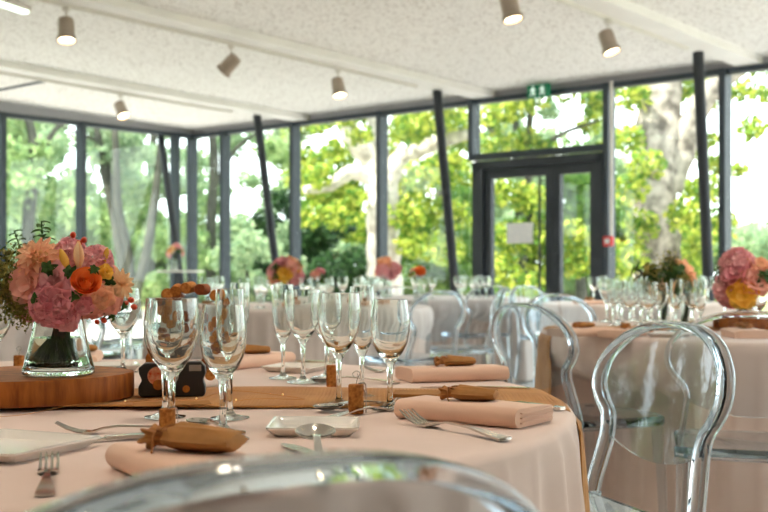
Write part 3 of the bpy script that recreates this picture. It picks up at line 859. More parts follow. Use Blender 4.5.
# ------------------------------------------------------------------ clear balloon-back chairs
def make_chair():
    t = thing('ghost_chair', 'x', 'chair')
    half = [(0.200, 0.452), (0.196, 0.50), (0.186, 0.56), (0.180, 0.61), (0.188, 0.645), (0.214, 0.675), (0.232, 0.705), (0.236, 0.735), (0.226, 0.770), (0.198, 0.804), (0.158, 0.832), (0.108, 0.851), (0.055, 0.860), (0.0, 0.862)]
    path = [(-x, z) for x, z in half] + [(x, z) for x, z in half[-2::-1]]
    cp_ = catmull([(x, 0, z) for x, z in path], 5)
    def yb(x, z): return -0.215 - (z-0.45)*0.20 + 0.45*x*x
    m = MB(); N = len(cp_)
    a, dpt = 0.0085, 0.021                     # half width in plane, half depth
    sec = [(math.cos(2*PI*k/12), math.sin(2*PI*k/12)) for k in range(12)]
    sec = [(math.copysign(abs(c)**0.6, c)*a, math.copysign(abs(s)**0.6, s)*dpt) for c, s in sec]
    vs_, fs = [], []
    for i, p in enumerate(cp_):
        q0, q1 = cp_[max(0, i-1)], cp_[min(N-1, i+1)]
        tx, tz = q1.x-q0.x, q1.z-q0.z; l = math.hypot(tx, tz); nx, nz = -tz/l, tx/l
        for c, s in sec:
            x, z = p.x + nx*c, p.z + nz*c
            vs_.append((x, yb(p.x, p.z) + s, z))
    for i in range(N-1):
        for k in range(12):
            fs.append((i*12+k, (i+1)*12+k, (i+1)*12+(k+1) % 12, i*12+(k+1) % 12))
    fs += [tuple(range(12)), tuple(range(N*12-1, (N-1)*12-1, -1))]
    m.add(vs_, fs)
    m.build('back_frame', 'acrylic', t, True, 60)
    zz = [p.z for p in cp_[:N//2+1]]; xx = [-p.x for p in cp_[:N//2+1]]
    def w_(z): return float(np.interp(z, zz, xx)) - 0.006
    def pan(u, v):
        z0 = 0.60 + v*(0.855-0.60); s = 2*u-1
        x = s*w_(z0); z = z0 - (1-v)*0.040*(1-s*s)
        return (x, yb(x, z), z), (0, 1, 0.15)
    MB().slab(pan, 16, 14, 0.006).build('backrest', 'acrylic', t, True, 60)
    out = []
    for (sx, y0, y1) in ((1, -0.205, 0.205),):
        pts = [(-0.19, -0.205), (0.19, -0.205), (0.205, -0.19), (0.235, 0.14), (0.225, 0.18), (0.18, 0.205), (0, 0.215), (-0.18, 0.205), (-0.225, 0.18), (-0.235, 0.14), (-0.205, -0.19)]
        out = pts
    s = MB(); N2 = len(out)
    rings = [(0.425, 0.97), (0.432, 1.0), (0.452, 1.0), (0.460, 0.975), (0.455, 0.6), (0.452, 0.2)]
    vs_ = [(x*k, y*k, z) for z, k in rings for x, y in out]
    fs = [(j*N2+i, j*N2+(i+1) % N2, (j+1)*N2+(i+1) % N2, (j+1)*N2+i) for j in range(len(rings)-1) for i in range(N2)]
    fs += [tuple(range(N2-1, -1, -1)), tuple(range((len(rings)-1)*N2, len(rings)*N2))]
    s.add(vs_, fs).build('seat', 'acrylic', t, True, 50)
    for sx in (-1, 1):
        MB().tube([(sx*0.20, 0.165, 0.43), (sx*0.205, 0.175, 0.2), (sx*0.208, 0.18, 0.0)], [0.021, 0.017, 0.013], 12).build('leg', 'acrylic', t)
        MB().tube([(sx*0.197, -0.20, 0.46), (sx*0.199, -0.22, 0.25), (sx*0.205, -0.265, 0.0)], [0.021, 0.018, 0.014], 12).build('leg', 'acrylic', t)
    return t
CH0 = make_chair()
first = [True]
def chair(bx_, by_, tx, ty, label, group='clear balloon-back chairs'):
    f = Vector((tx-bx_, ty-by_, 0)).normalized()
    if by_ > 5: bx_ -= f.x*0.10; by_ -= f.y*0.10
    p = Vector((bx_, by_, 0)) + f*0.29
    rz = math.atan2(-f.x, f.y)
    if first[0]:
        first[0] = False
        CH0.location = p; CH0.rotation_euler = (0, 0, rz); CH0['label'] = label; CH0['group'] = group
        return CH0
    return dup(CH0, p, rz, label, group)
chair(-0.062, 0.675, -0.86, 2.06, 'clear plastic chair whose curved top rail crosses in front of the napkin and fork')
chair(0.645, 2.49, -0.55, 2.05, 'clear plastic balloon-back chair beside the hanging hessian runner of the camera table')
chair(0.50, 4.02, *TB, 'clear plastic chair between the camera table and the three-vase table')
chair(1.05, 3.18, 1.5, TB[1], 'clear plastic chair pushed up in front of the big vase at the three-vase table')
chair(0.93, 5.66, *TB, 'clear plastic chair on the door side of the three-vase table')
chair(0.28, 6.80, *TC, 'clear plastic chair with dark rim at the mid-hall table')
chair(0.72, 7.75, *TC, 'clear plastic chair turned sideways to the mid-hall table')
chair(0.86, 9.45, *TD, 'clear plastic chair standing against the dark left door post')
chair(0.12, 9.12, 0.36, 10.8, 'clear plastic chair in front of the table by the glazing')
chair(1.25, 9.30, *TB2, 'clear plastic chair before the door at the table there')
chair(1.75, 7.3, *TB2, 'clear plastic chair behind the wine glasses, tucked to the door table')
chair(-1.72, 7.05, *TE, 'clear plastic chair facing the table behind the big bouquet')
chair(-2.05, 8.35, *TC, 'clear plastic chair at the far side of the mid-hall table toward the corner')
chair(-1.02, 6.42, *TC, 'clear plastic chair behind the big bouquet, facing the mid-hall table')

# ------------------------------------------------------------------ tableware
def glass_prof(kind):
    if kind == 'wine':
        o = [(0, 0), (0.030, 0.0), (0.034, 0.001), (0.034, 0.0022), (0.022, 0.0042), (0.010, 0.0075), (0.0052, 0.014), (0.0042, 0.03), (0.0044, 0.06), (0.0060, 0.080), (0.010, 0.089), (0.018, 0.099), (0.0270, 0.113), (0.0345, 0.131), (0.0385, 0.152), (0.0385, 0.170), (0.0362, 0.197)]
        i = [(0.0352, 0.1972), (0.0373, 0.170), (0.0372, 0.152), (0.0330, 0.1320), (0.0250, 0.115), (0.0150, 0.1025), (0.006, 0.096), (0, 0.0945)]
    elif kind == 'water':
        o = [(0, 0), (0.029, 0.0), (0.033, 0.001), (0.033, 0.0022), (0.021, 0.0042), (0.010, 0.0075), (0.0056, 0.014), (0.0046, 0.03), (0.0050, 0.060), (0.0072, 0.076), (0.013, 0.085), (0.022, 0.096), (0.0300, 0.112), (0.0338, 0.132), (0.0342, 0.150), (0.0322, 0.168), (0.0292, 0.187)]
        i = [(0.0282, 0.1872), (0.0311, 0.168), (0.0330, 0.150), (0.0325, 0.133), (0.0285, 0.114), (0.0195, 0.099), (0.010, 0.091), (0, 0.0885)]
    else:
        o = [(0, 0), (0.027, 0.0), (0.031, 0.001), (0.031, 0.0022), (0.020, 0.0042), (0.009, 0.0075), (0.0048, 0.014), (0.0040, 0.03), (0.0042, 0.06), (0.0055, 0.076), (0.010, 0.086), (0.0165, 0.100), (0.0215, 0.122), (0.0238, 0.150), (0.0236, 0.180), (0.0222, 0.207)]
        i = [(0.0213, 0.2072), (0.0226, 0.180), (0.0227, 0.150), (0.0203, 0.123), (0.0150, 0.104), (0.0075, 0.093), (0, 0.0905)]
    return o + i
GM = {k: MB().lathe(glass_prof(k), 32).mesh(k + '_glass', 'glass', True, 60) for k in ('wine', 'water', 'flute')}
GNAME = {'wine': 'wine_glass', 'water': 'water_glass', 'flute': 'champagne_flute'}
def glass(kind, x, y, label, group=None, z=ZT, sc=1.0):
    o = obj(GNAME[kind], GM[kind], None, (x, y, z + 0.0008))
    o.scale = (sc, sc, sc)
    o.rotation_euler = (0, 0, random.uniform(0, 6))
    return tag(o, label, 'glass', group)
def gpx(kind, x, y, label, sc=1.0):
    X, Y = px(x, y); return glass(kind, X, Y, label, 'stemmed glasses on the camera table', sc=sc)
ZR = ZT + 0.008                            # on the runner
gpx('wine', 172, 437, 'wide wine glass in front of the black disposable camera')
gpx('water', 223, 434, 'water glass next to the wide wine glass before the camera')
gpx('flute', 230, 419, 'champagne flute rising behind the water glass beside the cork figure')
gpx('water', 165, 418, 'water glass half hidden behind the wine glass before the camera')
gpx('wine', 339, 406, 'wine glass behind the narrow white dish, beside a cork')
gpx('water', 390, 409, 'water glass at the left end of the front folded napkin')
gpx('flute', 362, 398, 'champagne flute between the wine glass and water glass near the corks')
gpx('flute', 283, 379, 'champagne flute in the far trio of glasses by the corks')
gpx('wine', 303, 383, 'wine glass in the far trio between two others')
gpx('water', 327, 378, 'water glass in the far trio right beside a cork')
gpx('wine', 123, 373, 'wine glass standing just past the log slice under the berries')
gpx('water', -4, 378, 'water glass behind the log slice under the olive foliage')
gpx('flute', 240, 366, 'champagne flute on the far side of the table past the cork figure')

# plates
def plate_mesh(a, b):
    m = MB()
    out = []
    def ring(k, z):
        n = 5; r = 0.006
        pts = []
        for cx, cy_, a0 in ((1, 1, 0), (-1, 1, 90), (-1, -1, 180), (1, -1, 270)):
            for i in range(n+1):
                t = math.radians(a0+90*i/n)
                pts.append((cx*(a-k-r)+r*math.cos(t), cy_*(b-k-r)+r*math.sin(t), z))
        return pts
    rings = [ring(0.014, 0.0), ring(0.0, 0.012), ring(0.0, 0.0145), ring(0.004, 0.0145), ring(0.014, 0.005), ring(0.02, 0.0042)]
    N = len(rings[0])
    m.add([p for r in rings for p in r], [(j*N+i, j*N+(i+1) % N, (j+1)*N+(i+1) % N, (j+1)*N+i) for j in range(5) for i in range(N)] + [tuple(range(N-1, -1, -1)), tuple(range(5*N, 6*N))])
    return m.mesh('dish', 'porcelain', True, 35)
PM = plate_mesh(0.066, 0.064)
PM2 = plate_mesh(0.085, 0.085)
def plate(x, y, rz, label, me=PM, z=ZT):
    return tag(obj('side_dish', me, None, (x, y, z+0.0005), rz), label, 'dish', 'white porcelain dishes')
X, Y = px(315, 432); plate(X, Y, 0.0, 'narrow white rectangular dish beside the upturned spoon')
X, Y = px(8, 452); plate(X, Y, -0.42, 'white square dish behind the fork with raised tines', PM2)
X, Y = px(297, 371); plate(X, Y, 1.2, 'white dish lying behind the far trio of glasses', PM)
X, Y = px(130, 372); plate(X-0.06, Y+0.06, 0.3, 'white dish behind the log slice under the berries', PM)

# cutlery: local +x points to the working end, origin at the middle, on z = 0
def ribbon(m, pts, th=0.0022):
    """pts: (x, half width, z) -> solid strip"""
    def fn(u, v):
        f = v*(len(pts)-1); k = min(int(f), len(pts)-2); f -= k
        x, w_, z = (pts[k][i]*(1-f)+pts[k+1][i]*f for i in range(3))
        return (x, (2*u-1)*w_, z + th/2), (0, 0, 1)
    m.slab(fn, 2, len(pts)-1, th)
def fork_mesh():
    m = MB()
    ribbon(m, [(-0.095, 0.0085, 0.001), (-0.093, 0.0105, 0.001), (-0.07, 0.0085, 0.003), (-0.03, 0.0042, 0.0075), (0.01, 0.0030, 0.0085), (0.03, 0.0034, 0.0055), (0.040, 0.0100, 0.002), (0.047, 0.0118, 0.0005), (0.056, 0.0120, 0.0012)], 0.0026)
    for k in (-1.5, -0.5, 0.5, 1.5):
        c = k*0.0064
        p = [Vector((0.054, c, 0.0022)), Vector((0.065, c, 0.0035)), Vector((0.080, c*1.02, 0.0085)), Vector((0.096, c*1.04, 0.017))]
        m.tube(p, [0.0020, 0.0018, 0.0016, 0.0008], 6)
    return m.mesh('fork', 'silver', True, 50)
def spoon_mesh():
    m = MB()
    ribbon(m, [(-0.095, 0.0085, 0.001), (-0.093, 0.0105, 0.001), (-0.07, 0.0085, 0.003), (-0.03, 0.0042, 0.0085), (0.015, 0.0032, 0.0125), (0.035, 0.0042, 0.0105), (0.042, 0.006, 0.0095)], 0.0026)
    def bowl(u, v):
        t = 2*PI*u; r = v
        x = 0.066 + 0.029*r*math.cos(t); y = 0.0205*r*math.sin(t)*(1 - 0.10*math.cos(t))
        z = 0.0015 + 0.0085*r**2.2
        return (x, y, z)
    m2 = MB().grid(bowl, 28, 8, wrap=True)
    off = len(m.v)
    m.add(m2.v, m2.f)
    m.add([(x, y, z+0.0012) for x, y, z in m2.v], [f[::-1] for f in m2.f])
    return m.mesh('spoon', 'silver', True, 50)
def knife_mesh():
    m = MB()
    ribbon(m, [(-0.11, 0.0065, 0.0005), (-0.106, 0.0095, 0.0005), (-0.05, 0.0075, 0.001), (-0.005, 0.0055, 0.0014)], 0.0050)
    ribbon(m, [(-0.006, 0.0055, 0.003), (0.01, 0.0085, 0.0025), (0.06, 0.0105, 0.0015), (0.09, 0.0085, 0.001), (0.106, 0.0035, 0.0008), (0.110, 0.0008, 0.0008)], 0.0014)
    return m.mesh('knife', 'silver', True, 40)
CM = {'fork': fork_mesh(), 'spoon': spoon_mesh(), 'knife': knife_mesh()}
CL = {'fork': 0.095, 'spoon': 0.095, 'knife': 0.11}
def cut(kind, xa, ya, xb, yb_, label, z=ZT, tilt=0.0, group='stainless cutlery on the camera table'):
    """from the pixel of the handle end towards the pixel of the working end"""
    a = Vector(px(xa, ya, z)); b = Vector(px(xb, yb_, z))
    d_ = (b-a).normalized(); c = a + d_*CL[kind]
    o = obj(kind, CM[kind], None, (c.x, c.y, z + 0.0012), math.atan2(d_.y, d_.x))
    return tag(o, label, kind, group)
cut('fork', 45, 498, 50, 463, 'stainless fork with raised tines lying alone before the square dish')
o = cut('spoon', 321, 481, 313, 446, 'stainless spoon whose raised bowl overlaps the narrow white dish')
o.scale = (1.15, 1.25, 1.2); o.rotation_euler = (0, -math.radians(6), o.rotation_euler.z); o.location.z += 0.0118
cut('knife', 352, 471, 284, 446, 'stainless knife lying under the curved chair rail beside the spoon')
cut('fork', 496, 440, 372, 417, 'stainless fork lying along the front folded napkin').scale = (1.22, 1.2, 1.2)
cut('knife', 563, 411, 455, 398, 'stainless knife lying beyond the front folded napkin by the runner')
cut('spoon', 402, 405, 330, 412, 'stainless dessert spoon with its bowl before the cork place holder')
cut('fork', 330, 420, 398, 409, 'stainless dessert fork pointing at the water glass by the napkin')
cut('knife', 178, 436, 84, 443, 'stainless knife whose blade points out from under the tied napkin')
cut('fork', 190, 432, 90, 434, 'stainless fork half under the tied napkin beside the knife blade')
cut('spoon', 243, 442, 200, 428, 'stainless spoon handle beside the foot of the water glass')
cut('knife', 530, 391, 400, 388, 'stainless knife lying on the near side of the second folded napkin')
cut('fork', 440, 374, 366, 372, 'stainless fork on the far side of the second folded napkin')
cut('spoon', 400, 384, 369, 384, 'stainless spoon behind the flute with its bowl beside a glass stem')
cut('spoon', 300, 364, 232, 366, 'stainless spoon on the far side of the table near the raffia pouch')
cut('knife', 335, 364, 262, 362, 'stainless knife behind the far trio of glasses')

# folded napkins
def napkin_mesh():
    m = MB()
    L, W, H = 0.110, 0.060, 0.030
    # rolled fold: a flat spiral section swept along x
    prof = []
    for i in range(15):
        t = PI/2 + PI*i/14; prof.append((-(W-0.015) + 0.0150*math.cos(t), 0.015 + 0.015*math.sin(t)))
    low = [(W*0.5, 0.0005), (W, 0.001), (W+0.002, 0.005), (W, 0.009), (W+0.003, 0.0125), (W+0.002, 0.018), (W+0.0035, 0.022), (W, 0.026), (W*0.5, 0.0295)]
    prof = prof + low
    n = len(prof)
    xs = [-L, -L+0.002, -L*0.6, -L*0.2, L*0.2, L*0.6, L-0.002, L]
    vs_ = []
    for j, x in enumerate(xs):
        k = 0.94 if j in (0, len(xs)-1) else 1.0
        for y, z in prof:
            vs_.append((x, y, 0.015 + (z-0.015)*k + 0.0010*math.sin(x*40+y*30)*(z > 0.02)))
    fs = [(j*n+i, j*n+(i+1) % n, (j+1)*n+(i+1) % n, (j+1)*n+i) for j in range(len(xs)-1) for i in range(n)]
    fs += [tuple(range(n-1, -1, -1)), tuple(range((len(xs)-1)*n, len(xs)*n))]
    m.add(vs_, fs)
    return m.mesh('napkin_roll', 'napkin', True, 50)
def napkin_edges():
    out = []
    for k, (y0, z) in enumerate(((0.054, 0.0075), (0.056, 0.0145), (0.055, 0.0215))):
        out.append(MB().slab(lambda u, v: ((0.102 + 0.012*u, -0.045 + (y0+0.045)*v, z + 0.0012*math.sin(6*v+k)), (0, 0, 1)), 2, 8, 0.0022).mesh('fold_layer', 'napkin'))
    return out
NM, NE = napkin_mesh(), napkin_edges()
def napkin(x, y, rz, label, z=ZT, sc=1.0):
    t = thing('folded_napkin', label, 'napkin', (x, y, z+0.0008), rz, 'folded blush napkins'); t.scale = (sc,)*3
    obj('napkin_roll', NM, t)
    for e in NE: obj('fold_layer', e, t)
    return t
# small tied kraft pouches
def pouch_meshes():
    def body(u, v):
        t = 2*PI*u
        L = [(-0.024, 0.009, 0.006), (-0.020, 0.0085, 0.006), (-0.014, 0.0125, 0.0085), (-0.004, 0.0165, 0.0102), (0.014, 0.0180, 0.0100), (0.032, 0.0185, 0.0092), (0.046, 0.0185, 0.0076), (0.050, 0.0170, 0.0060), (0.051, 0.008, 0.0025)]
        f = v*(len(L)-1); k = min(int(f), len(L)-2); f -= k
        x, a, b = (L[k][i]*(1-f)+L[k+1][i]*f for i in range(3))
        w_ = 1 + 0.10*math.sin(4*t + 2*v) + 0.06*math.sin(9*t - 5*v)
        return (x, a*w_*math.cos(t), 0.0105 + b*w_*math.sin(t))
    b = MB().grid(body, 20, 16, wrap=True)
    n = len(b.v); b.f += [tuple(range(19, -1, -1)), tuple(range(n-20, n))]
    def ruff(u, v):
        t = 2*PI*u
        k = math.sin(PI*min(1, v*0.62))
        r = 0.0070 + 0.0085*k
        w_ = 1 + 0.20*k*math.sin(6*t) + 0.10*k*math.sin(11*t+1)
        return (-0.020 - 0.016*math.sin(v*PI*0.5) + 0.003*math.sin(5*t)*v, r*w_*(1-0.7*max(0, v-0.6))*math.cos(t), 0.0105 + 0.62*r*w_*(1-0.7*max(0, v-0.6))*math.sin(t))
    r = MB().grid(ruff, 44, 7, wrap=True)
    r.f.append(tuple(range(7*44, 8*44)))
    tw = MB()
    for k in range(3):
        tw.tube([(-0.023+k*0.002+0.001*math.sin(a), 0.0092*math.cos(a), 0.0105+0.0068*math.sin(a)) for a in [2*PI*i/14 for i in range(14)]], 0.0010, 5, closed=True)
    for sg in (-1, 1):
        tw.tube(catmull([(-0.025, 0, 0.017), (-0.020, sg*0.012, 0.020), (-0.012, sg*0.017, 0.019), (-0.014, sg*0.008, 0.0185), (-0.025, 0, 0.017)], 4), 0.0011, 5)
    tl = MB().tube(catmull([(-0.025, -0.002, 0.017), (-0.022, -0.014, 0.014), (-0.020, -0.019, 0.004), (-0.016, -0.026, 0.0015)], 4), 0.0011, 5)
    fl = MB().slab(lambda u, v: ((-0.010 + 0.058*u, 0.019 - 0.030*v*(1-0.45*u), 0.0155 + 0.0075*math.sin(PI*min(1, 0.25+v*0.75)) - 0.006*u), (0, 0, 1)), 8, 6, 0.0010)
    return b.mesh('pouch_body', 'kraft'), r.mesh('ruffle', 'raffia'), tw.mesh('twine_bow', 'raffia'), tl.mesh('twine_tail', 'raffia'), fl.mesh('flap', 'kraft')
PB = pouch_meshes()
def pouch(x, y, z, rz, label, sc=1.0):
    t = thing('kraft_pouch', label, 'pouch', (x, y, z), rz, 'tied kraft pouches'); t.scale = (sc,)*3
    for nm, me in zip(('pouch_body', 'ruffle', 'twine_bow', 'twine_tail', 'flap'), PB): obj(nm, me, t)
    return t
def nap_pouch(x, y, rz, l1, l2, prz=0.0, z=ZT, psc=1.0, dx=0.0):
    napkin(x, y, rz, l1, z)
    pouch(x + dx*math.cos(rz), y + dx*math.sin(rz), z + 0.0305, rz + prz, l2, psc)
a = Vector(px(398, 421)); b = Vector(px(524, 432))
nap_pouch(0.140, 1.775, -0.62, 'folded blush napkin at the table edge before the hanging runner', 'tied kraft pouch on the napkin before the hanging runner', 0.25, psc=1.05, dx=-0.015)
nap_pouch(0.148, 2.44, 0.30, 'folded blush napkin beyond the runner near the table edge', 'tied kraft pouch on the napkin beyond the runner', -0.15, dx=0.0)
nap_pouch(-0.222, 1.272, -1.0, 'folded blush napkin behind the curved chair rail', 'wide open kraft pouch on the napkin behind the curved chair rail', 0.62, psc=1.35, dx=-0.01)
nap_pouch(-0.335, 2.80, 1.0, 'folded blush napkin at the far edge past the cork figure', 'tied kraft pouch on the far napkin past the cork figure', -0.9)
nap_pouch(-0.78, 2.84, 1.75, 'folded blush napkin at the far edge behind the big vase', 'tied kraft pouch on the far napkin behind the big vase', -1.2)

# cork place holders
CKM = MB().lathe([(0, 0), (0.0108, 0), (0.0116, 0.0015), (0.0116, 0.0425), (0.0106, 0.044), (0, 0.044)], 18).mesh('cork', 'cork')
CKP = MB().lathe([(0, 0), (0.0108, 0), (0.0116, 0.0015), (0.0116, 0.0425), (0.0106, 0.044), (0, 0.044)], 18).mesh('cork', 'cork_pale')
CKD = MB().lathe([(0, 0), (0.0108, 0), (0.0116, 0.0015), (0.0116, 0.0425), (0.0106, 0.044), (0, 0.044)], 18).mesh('cork', 'cork_dark')
def spiral():
    m = MB()
    m.tube(catmull([(0.0, 0.0, 0.042), (0.002, 0, 0.052), (0.006, 0, 0.060), (0.001, 0.001, 0.064), (-0.005, 0.001, 0.060), (-0.002, 0, 0.054), (0.003, 0, 0.056), (0.002, 0, 0.060)], 5), 0.0006, 5)
    return m.mesh('wire_clip', 'silver')
def bead_chain():
    m = MB()
    pts = catmull([(0.004, -0.010, 0.046), (0.013, -0.008, 0.046), (0.0148, -0.006, 0.034), (0.0150, -0.004, 0.016), (0.0150, -0.004, 0.0025)], 5)
    for i, p in enumerate(pts[::1]):
        m.lathe([(0, -0.0014), (0.0012, -0.0007), (0.0012, 0.0007), (0, 0.0014)], 6, Matrix.Translation(p))
    o = m.mesh('bead_string', 'silver')
    return o
SPI, BCH = spiral(), bead_chain()
def cork_holder(x, y, label, z=ZT, chain=True, sc=1.0):
    t = thing('cork_place_holder', label, 'cork', (x, y, z+0.0008), random.uniform(-0.3, 0.3), 'upright cork place holders'); t.scale = (sc,)*3
    obj('cork', CKM, t); obj('wire_clip', SPI, t)
    if chain:
        c = obj('bead_string', BCH, t); c['kind'] = 'stuff'
X, Y = px(172, 436); cork_holder(X + 0.002, Y - 0.045, 'upright cork in front of the wide wine glass stem')
X, Y = px(356, 414); cork_holder(X, Y, 'upright cork between the spoon bowl and the champagne flute', sc=1.1)
X, Y = px(332, 387); cork_holder(X, Y, 'upright cork beside the far trio of glasses', chain=False)
X, Y = px(10, 380); cork_holder(X-0.02, Y+0.12, 'upright cork behind the log slice under the olive foliage', chain=False)

# cork figure eight
base = Vector(px(182, 391))
cf = thing('cork_figure', 'figure eight built of glued wine corks behind the black camera', 'ornament', (base.x, base.y + 0.09, ZR), 0.06)
cks = []
def loopc(cx, cz, rx, rz_, n, ph=0):
    return [(cx + rx*math.cos(2*PI*i/n + ph), cz + rz_*math.sin(2*PI*i/n + ph)) for i in range(n)]
cks = loopc(0, 0.150, 0.058, 0.046, 14, 0.2) + loopc(-0.008, 0.150, 0.034, 0.024, 8, 0.4)[2:7] + [p for p in loopc(0, 0.058, 0.070, 0.0455, 16, 0.1) if not p[1] > 0.096] + [p for p in loopc(0, 0.056, 0.045, 0.024, 9, 0.1) if not p[1] > 0.075]
for i, (cx, cz) in enumerate(cks):
    me = (CKM, CKP, CKD, CKP)[i*7 % 4]
    o = obj('cork', me, cf)
    o.location = (cx*1.14, random.uniform(0.018, 0.026), cz)
    o.rotation_euler = (PI/2 + random.uniform(-0.12, 0.12), random.uniform(-0.1, 0.1), random.uniform(-0.2, 0.2))

# black disposable camera
cb = Vector(px(171, 401))
dc = thing('disposable_camera', 'black disposable camera with a round orange sticker', 'camera', (cb.x, cb.y+0.015, ZR), 0.10)
out = []
W2, H2 = 0.060, 0.063
for x, z in ((-W2, 0.004), (-W2+0.004, 0), (W2-0.004, 0), (W2, 0.004), (W2, 0.018), (W2-0.004, 0.030), (W2+0.001, 0.042), (W2, 0.054), (W2-0.008, H2), (0.024, H2), (0.014, H2-0.006), (-0.006, H2-0.006), (-0.014, H2-0.002), (-W2+0.010, H2-0.002), (-W2, 0.052), (-W2+0.001, 0.042), (-W2+0.006, 0.030), (-W2, 0.018)):
    out.append((x, z))
b_ = MB().prism(out, -0.016, 0.016, Matrix.Rotation(PI/2, 4, 'X')).build('body', 'black', dc, True, 30)
bv = b_.modifiers.new('bevel', 'BEVEL'); bv.width = 0.002; bv.segments = 2
def disc(x, z, r, th, mat, nm, y=-0.0165, par=None):
    MB().lathe([(0, 0), (r, 0), (r, th), (0, th)], 24, Matrix.Translation((x, y, z)) @ Matrix.Rotation(PI/2, 4, 'X')).build(nm, mat, par or dc)
disc(-0.027, 0.038, 0.0165, 0.0012, 'orange_sticker', 'round_sticker')
disc(-0.024, 0.022, 0.0095, 0.0022, 'gold_sticker', 'gold_seal')
disc(0.026, 0.014, 0.0065, 0.0012, 'gold_sticker', 'small_seal')
disc(0.0, 0.036, 0.012, 0.006, 'grey_plastic', 'lens_ring')
MB().box((0.042, -0.017, 0.052), (0.022, 0.002, 0.011)).build('viewfinder', 'grey_plastic', dc)
# kraft cards
def card(xy, rz, a, b, label, z, th=0.0012, mat='kraft'):
    o = MB().box((0, 0, th/2), (a, b, th)).build('kraft_card', mat, None, False)
    o.location = (xy[0], xy[1], z); o.rotation_euler = (0, 0, rz)
    return tag(o, label, 'card', 'kraft cards on the runner')
p = px(172, 404, ZR); card((p[0], p[1]), 0.25, 0.13, 0.055, 'kraft paper card lying in front of the black camera', ZR+0.0005)
p = px(420, 397, ZR); card((p[0]+0.01, p[1]+0.02), -0.08, 0.115, 0.075, 'stiff kraft menu booklet lying behind the front napkin', ZR+0.0005, 0.006)

# fairy-light wire
wp = [(-0.72, 1.80), (-0.60, 1.82), (-0.52, 1.90), (-0.43, 1.93), (-0.40, 1.98), (-0.33, 1.97), (-0.28, 2.02), (-0.20, 2.05), (-0.14, 1.98), (-0.22, 1.93), (-0.30, 1.90), (-0.36, 1.915)]
wz = [ZT+0.001, ZT+0.001, ZR+0.002, ZR+0.003, ZR+0.001, ZR+0.002, ZR+0.012, ZR+0.002, ZR+0.001, ZR+0.008, ZR+0.001, ZR+0.001]
wire = thing('fairy_light_wire', 'fine copper fairy light wire curling over the runner', 'fairy lights', (wp[0][0], wp[0][1], ZT))
off = Vector((wp[0][0], wp[0][1], ZT))
cpw = catmull([Vector((x, y, z+0.0006)) - off for (x, y), z in zip(wp, wz)], 10)
MB().tube(cpw, 0.0005, 5).build('wire', 'copper', wire)
for i in range(6, len(cpw), 22):
    MB().lathe([(0, -0.0022), (0.0016, -0.001), (0.0016, 0.001), (0, 0.0022)], 8, Matrix.Translation(cpw[i] + Vector((0, 0, 0.002)))).build('light_bead', 'led', wire)

# ------------------------------------------------------------------ log slice, vase, big bouquet
LG = Vector((-0.632, 2.035, 0)); LR = 0.168
lg = thing('log_slice', 'thick round log slice under the glass vase', 'log slice', (LG.x, LG.y, ZR))
def lrad(t): return LR*(1 + 0.025*math.sin(3*t+1) + 0.015*math.sin(7*t) + 0.006*math.sin(23*t))
def logside(u, v):
    t = 2*PI*u; k = [0.985, 1.0, 1.0, 1.0, 0.985][round(v*4)]; z = [0, 0.003, 0.022, 0.041, 0.044][round(v*4)]
    return (lrad(t)*k*math.cos(t), lrad(t)*k*math.sin(t), z)
MB().grid(logside, 96, 4, wrap=True).build('bark', 'wood', lg, True, 60)
MB().prism([(lrad(2*PI*i/96)*0.985*math.cos(2*PI*i/96), lrad(2*PI*i/96)*0.985*math.sin(2*PI*i/96)) for i in range(96)], 0.001, 0.0438).build('cut_face', 'wood_top', lg, False)
ZL = ZR + 0.044
VS = Vector((-0.578, 1.99, ZL + 0.0008))
vz = thing('glass_vase', 'flared clear glass vase of water on the log slice', 'vase', VS)
vo = [(0, 0), (0.058, 0.0), (0.0625, 0.003), (0.0625, 0.012), (0.060, 0.018), (0.053, 0.045), (0.045, 0.080), (0.039, 0.115), (0.037, 0.135)]
vi = [(0.0345, 0.135), (0.0365, 0.115), (0.0425, 0.080), (0.0505, 0.045), (0.0570, 0.019), (0.0555, 0.0155), (0, 0.0150)]
MB().lathe(vo + vi, 48).build('vase_body', 'glass', vz, True, 60)
MB().lathe([(0, 0.0158), (0.0550, 0.0162), (0.0558, 0.0195), (0.0500, 0.045), (0.0448, 0.066), (0, 0.066)], 40).build('water', 'water', vz, True, 50)

def orient(p, n, s=1.0, roll=0.0):
    q = Vector(n).normalized().to_track_quat('Z', 'Y')
    return Matrix.Translation(p) @ q.to_matrix().to_4x4() @ Matrix.Rotation(roll, 4, 'Z') @ Matrix.Scale(s, 4)
def petal(m, L, W, lift, curl, mat, nu=4, nv=5, cup=0.15, rnd=False):
    """petal growing along +x from the origin, lifted towards +z"""
    def fn(u, v):
        s = 2*u-1
        w_ = W*math.sin(PI*min(1, 0.12+0.86*v)**0.8) if v < 1 else W*0.15
        if rnd: w_ = W*max(0.12, math.sin(PI*min(0.97, v**1.25 + 0.03)))**0.6
        a = lift + curl*v
        x = L*v*math.cos(a); z = L*v*math.sin(a)
        return (x, s*w_, z + cup*W*s*s*2)
    m.grid(fn, nu, nv, mat)
def dahlia():
    m = MB()
    for k, (n, L, W, lift) in enumerate(((13, 1.0, 0.22, 0.05), (13, 0.88, 0.20, 0.3), (11, 0.72, 0.17, 0.6), (9, 0.52, 0.13, 0.9), (6, 0.34, 0.10, 1.25))):
        for i in range(n):
            petal(m, L*random.uniform(0.9, 1.05), W, lift, -0.25, Matrix.Translation((0, 0, k*0.06)) @ Matrix.Rotation(2*PI*(i+0.5*(k % 2))/n + random.uniform(-0.08, 0.08), 4, 'Z'), 2, 4)
    return m
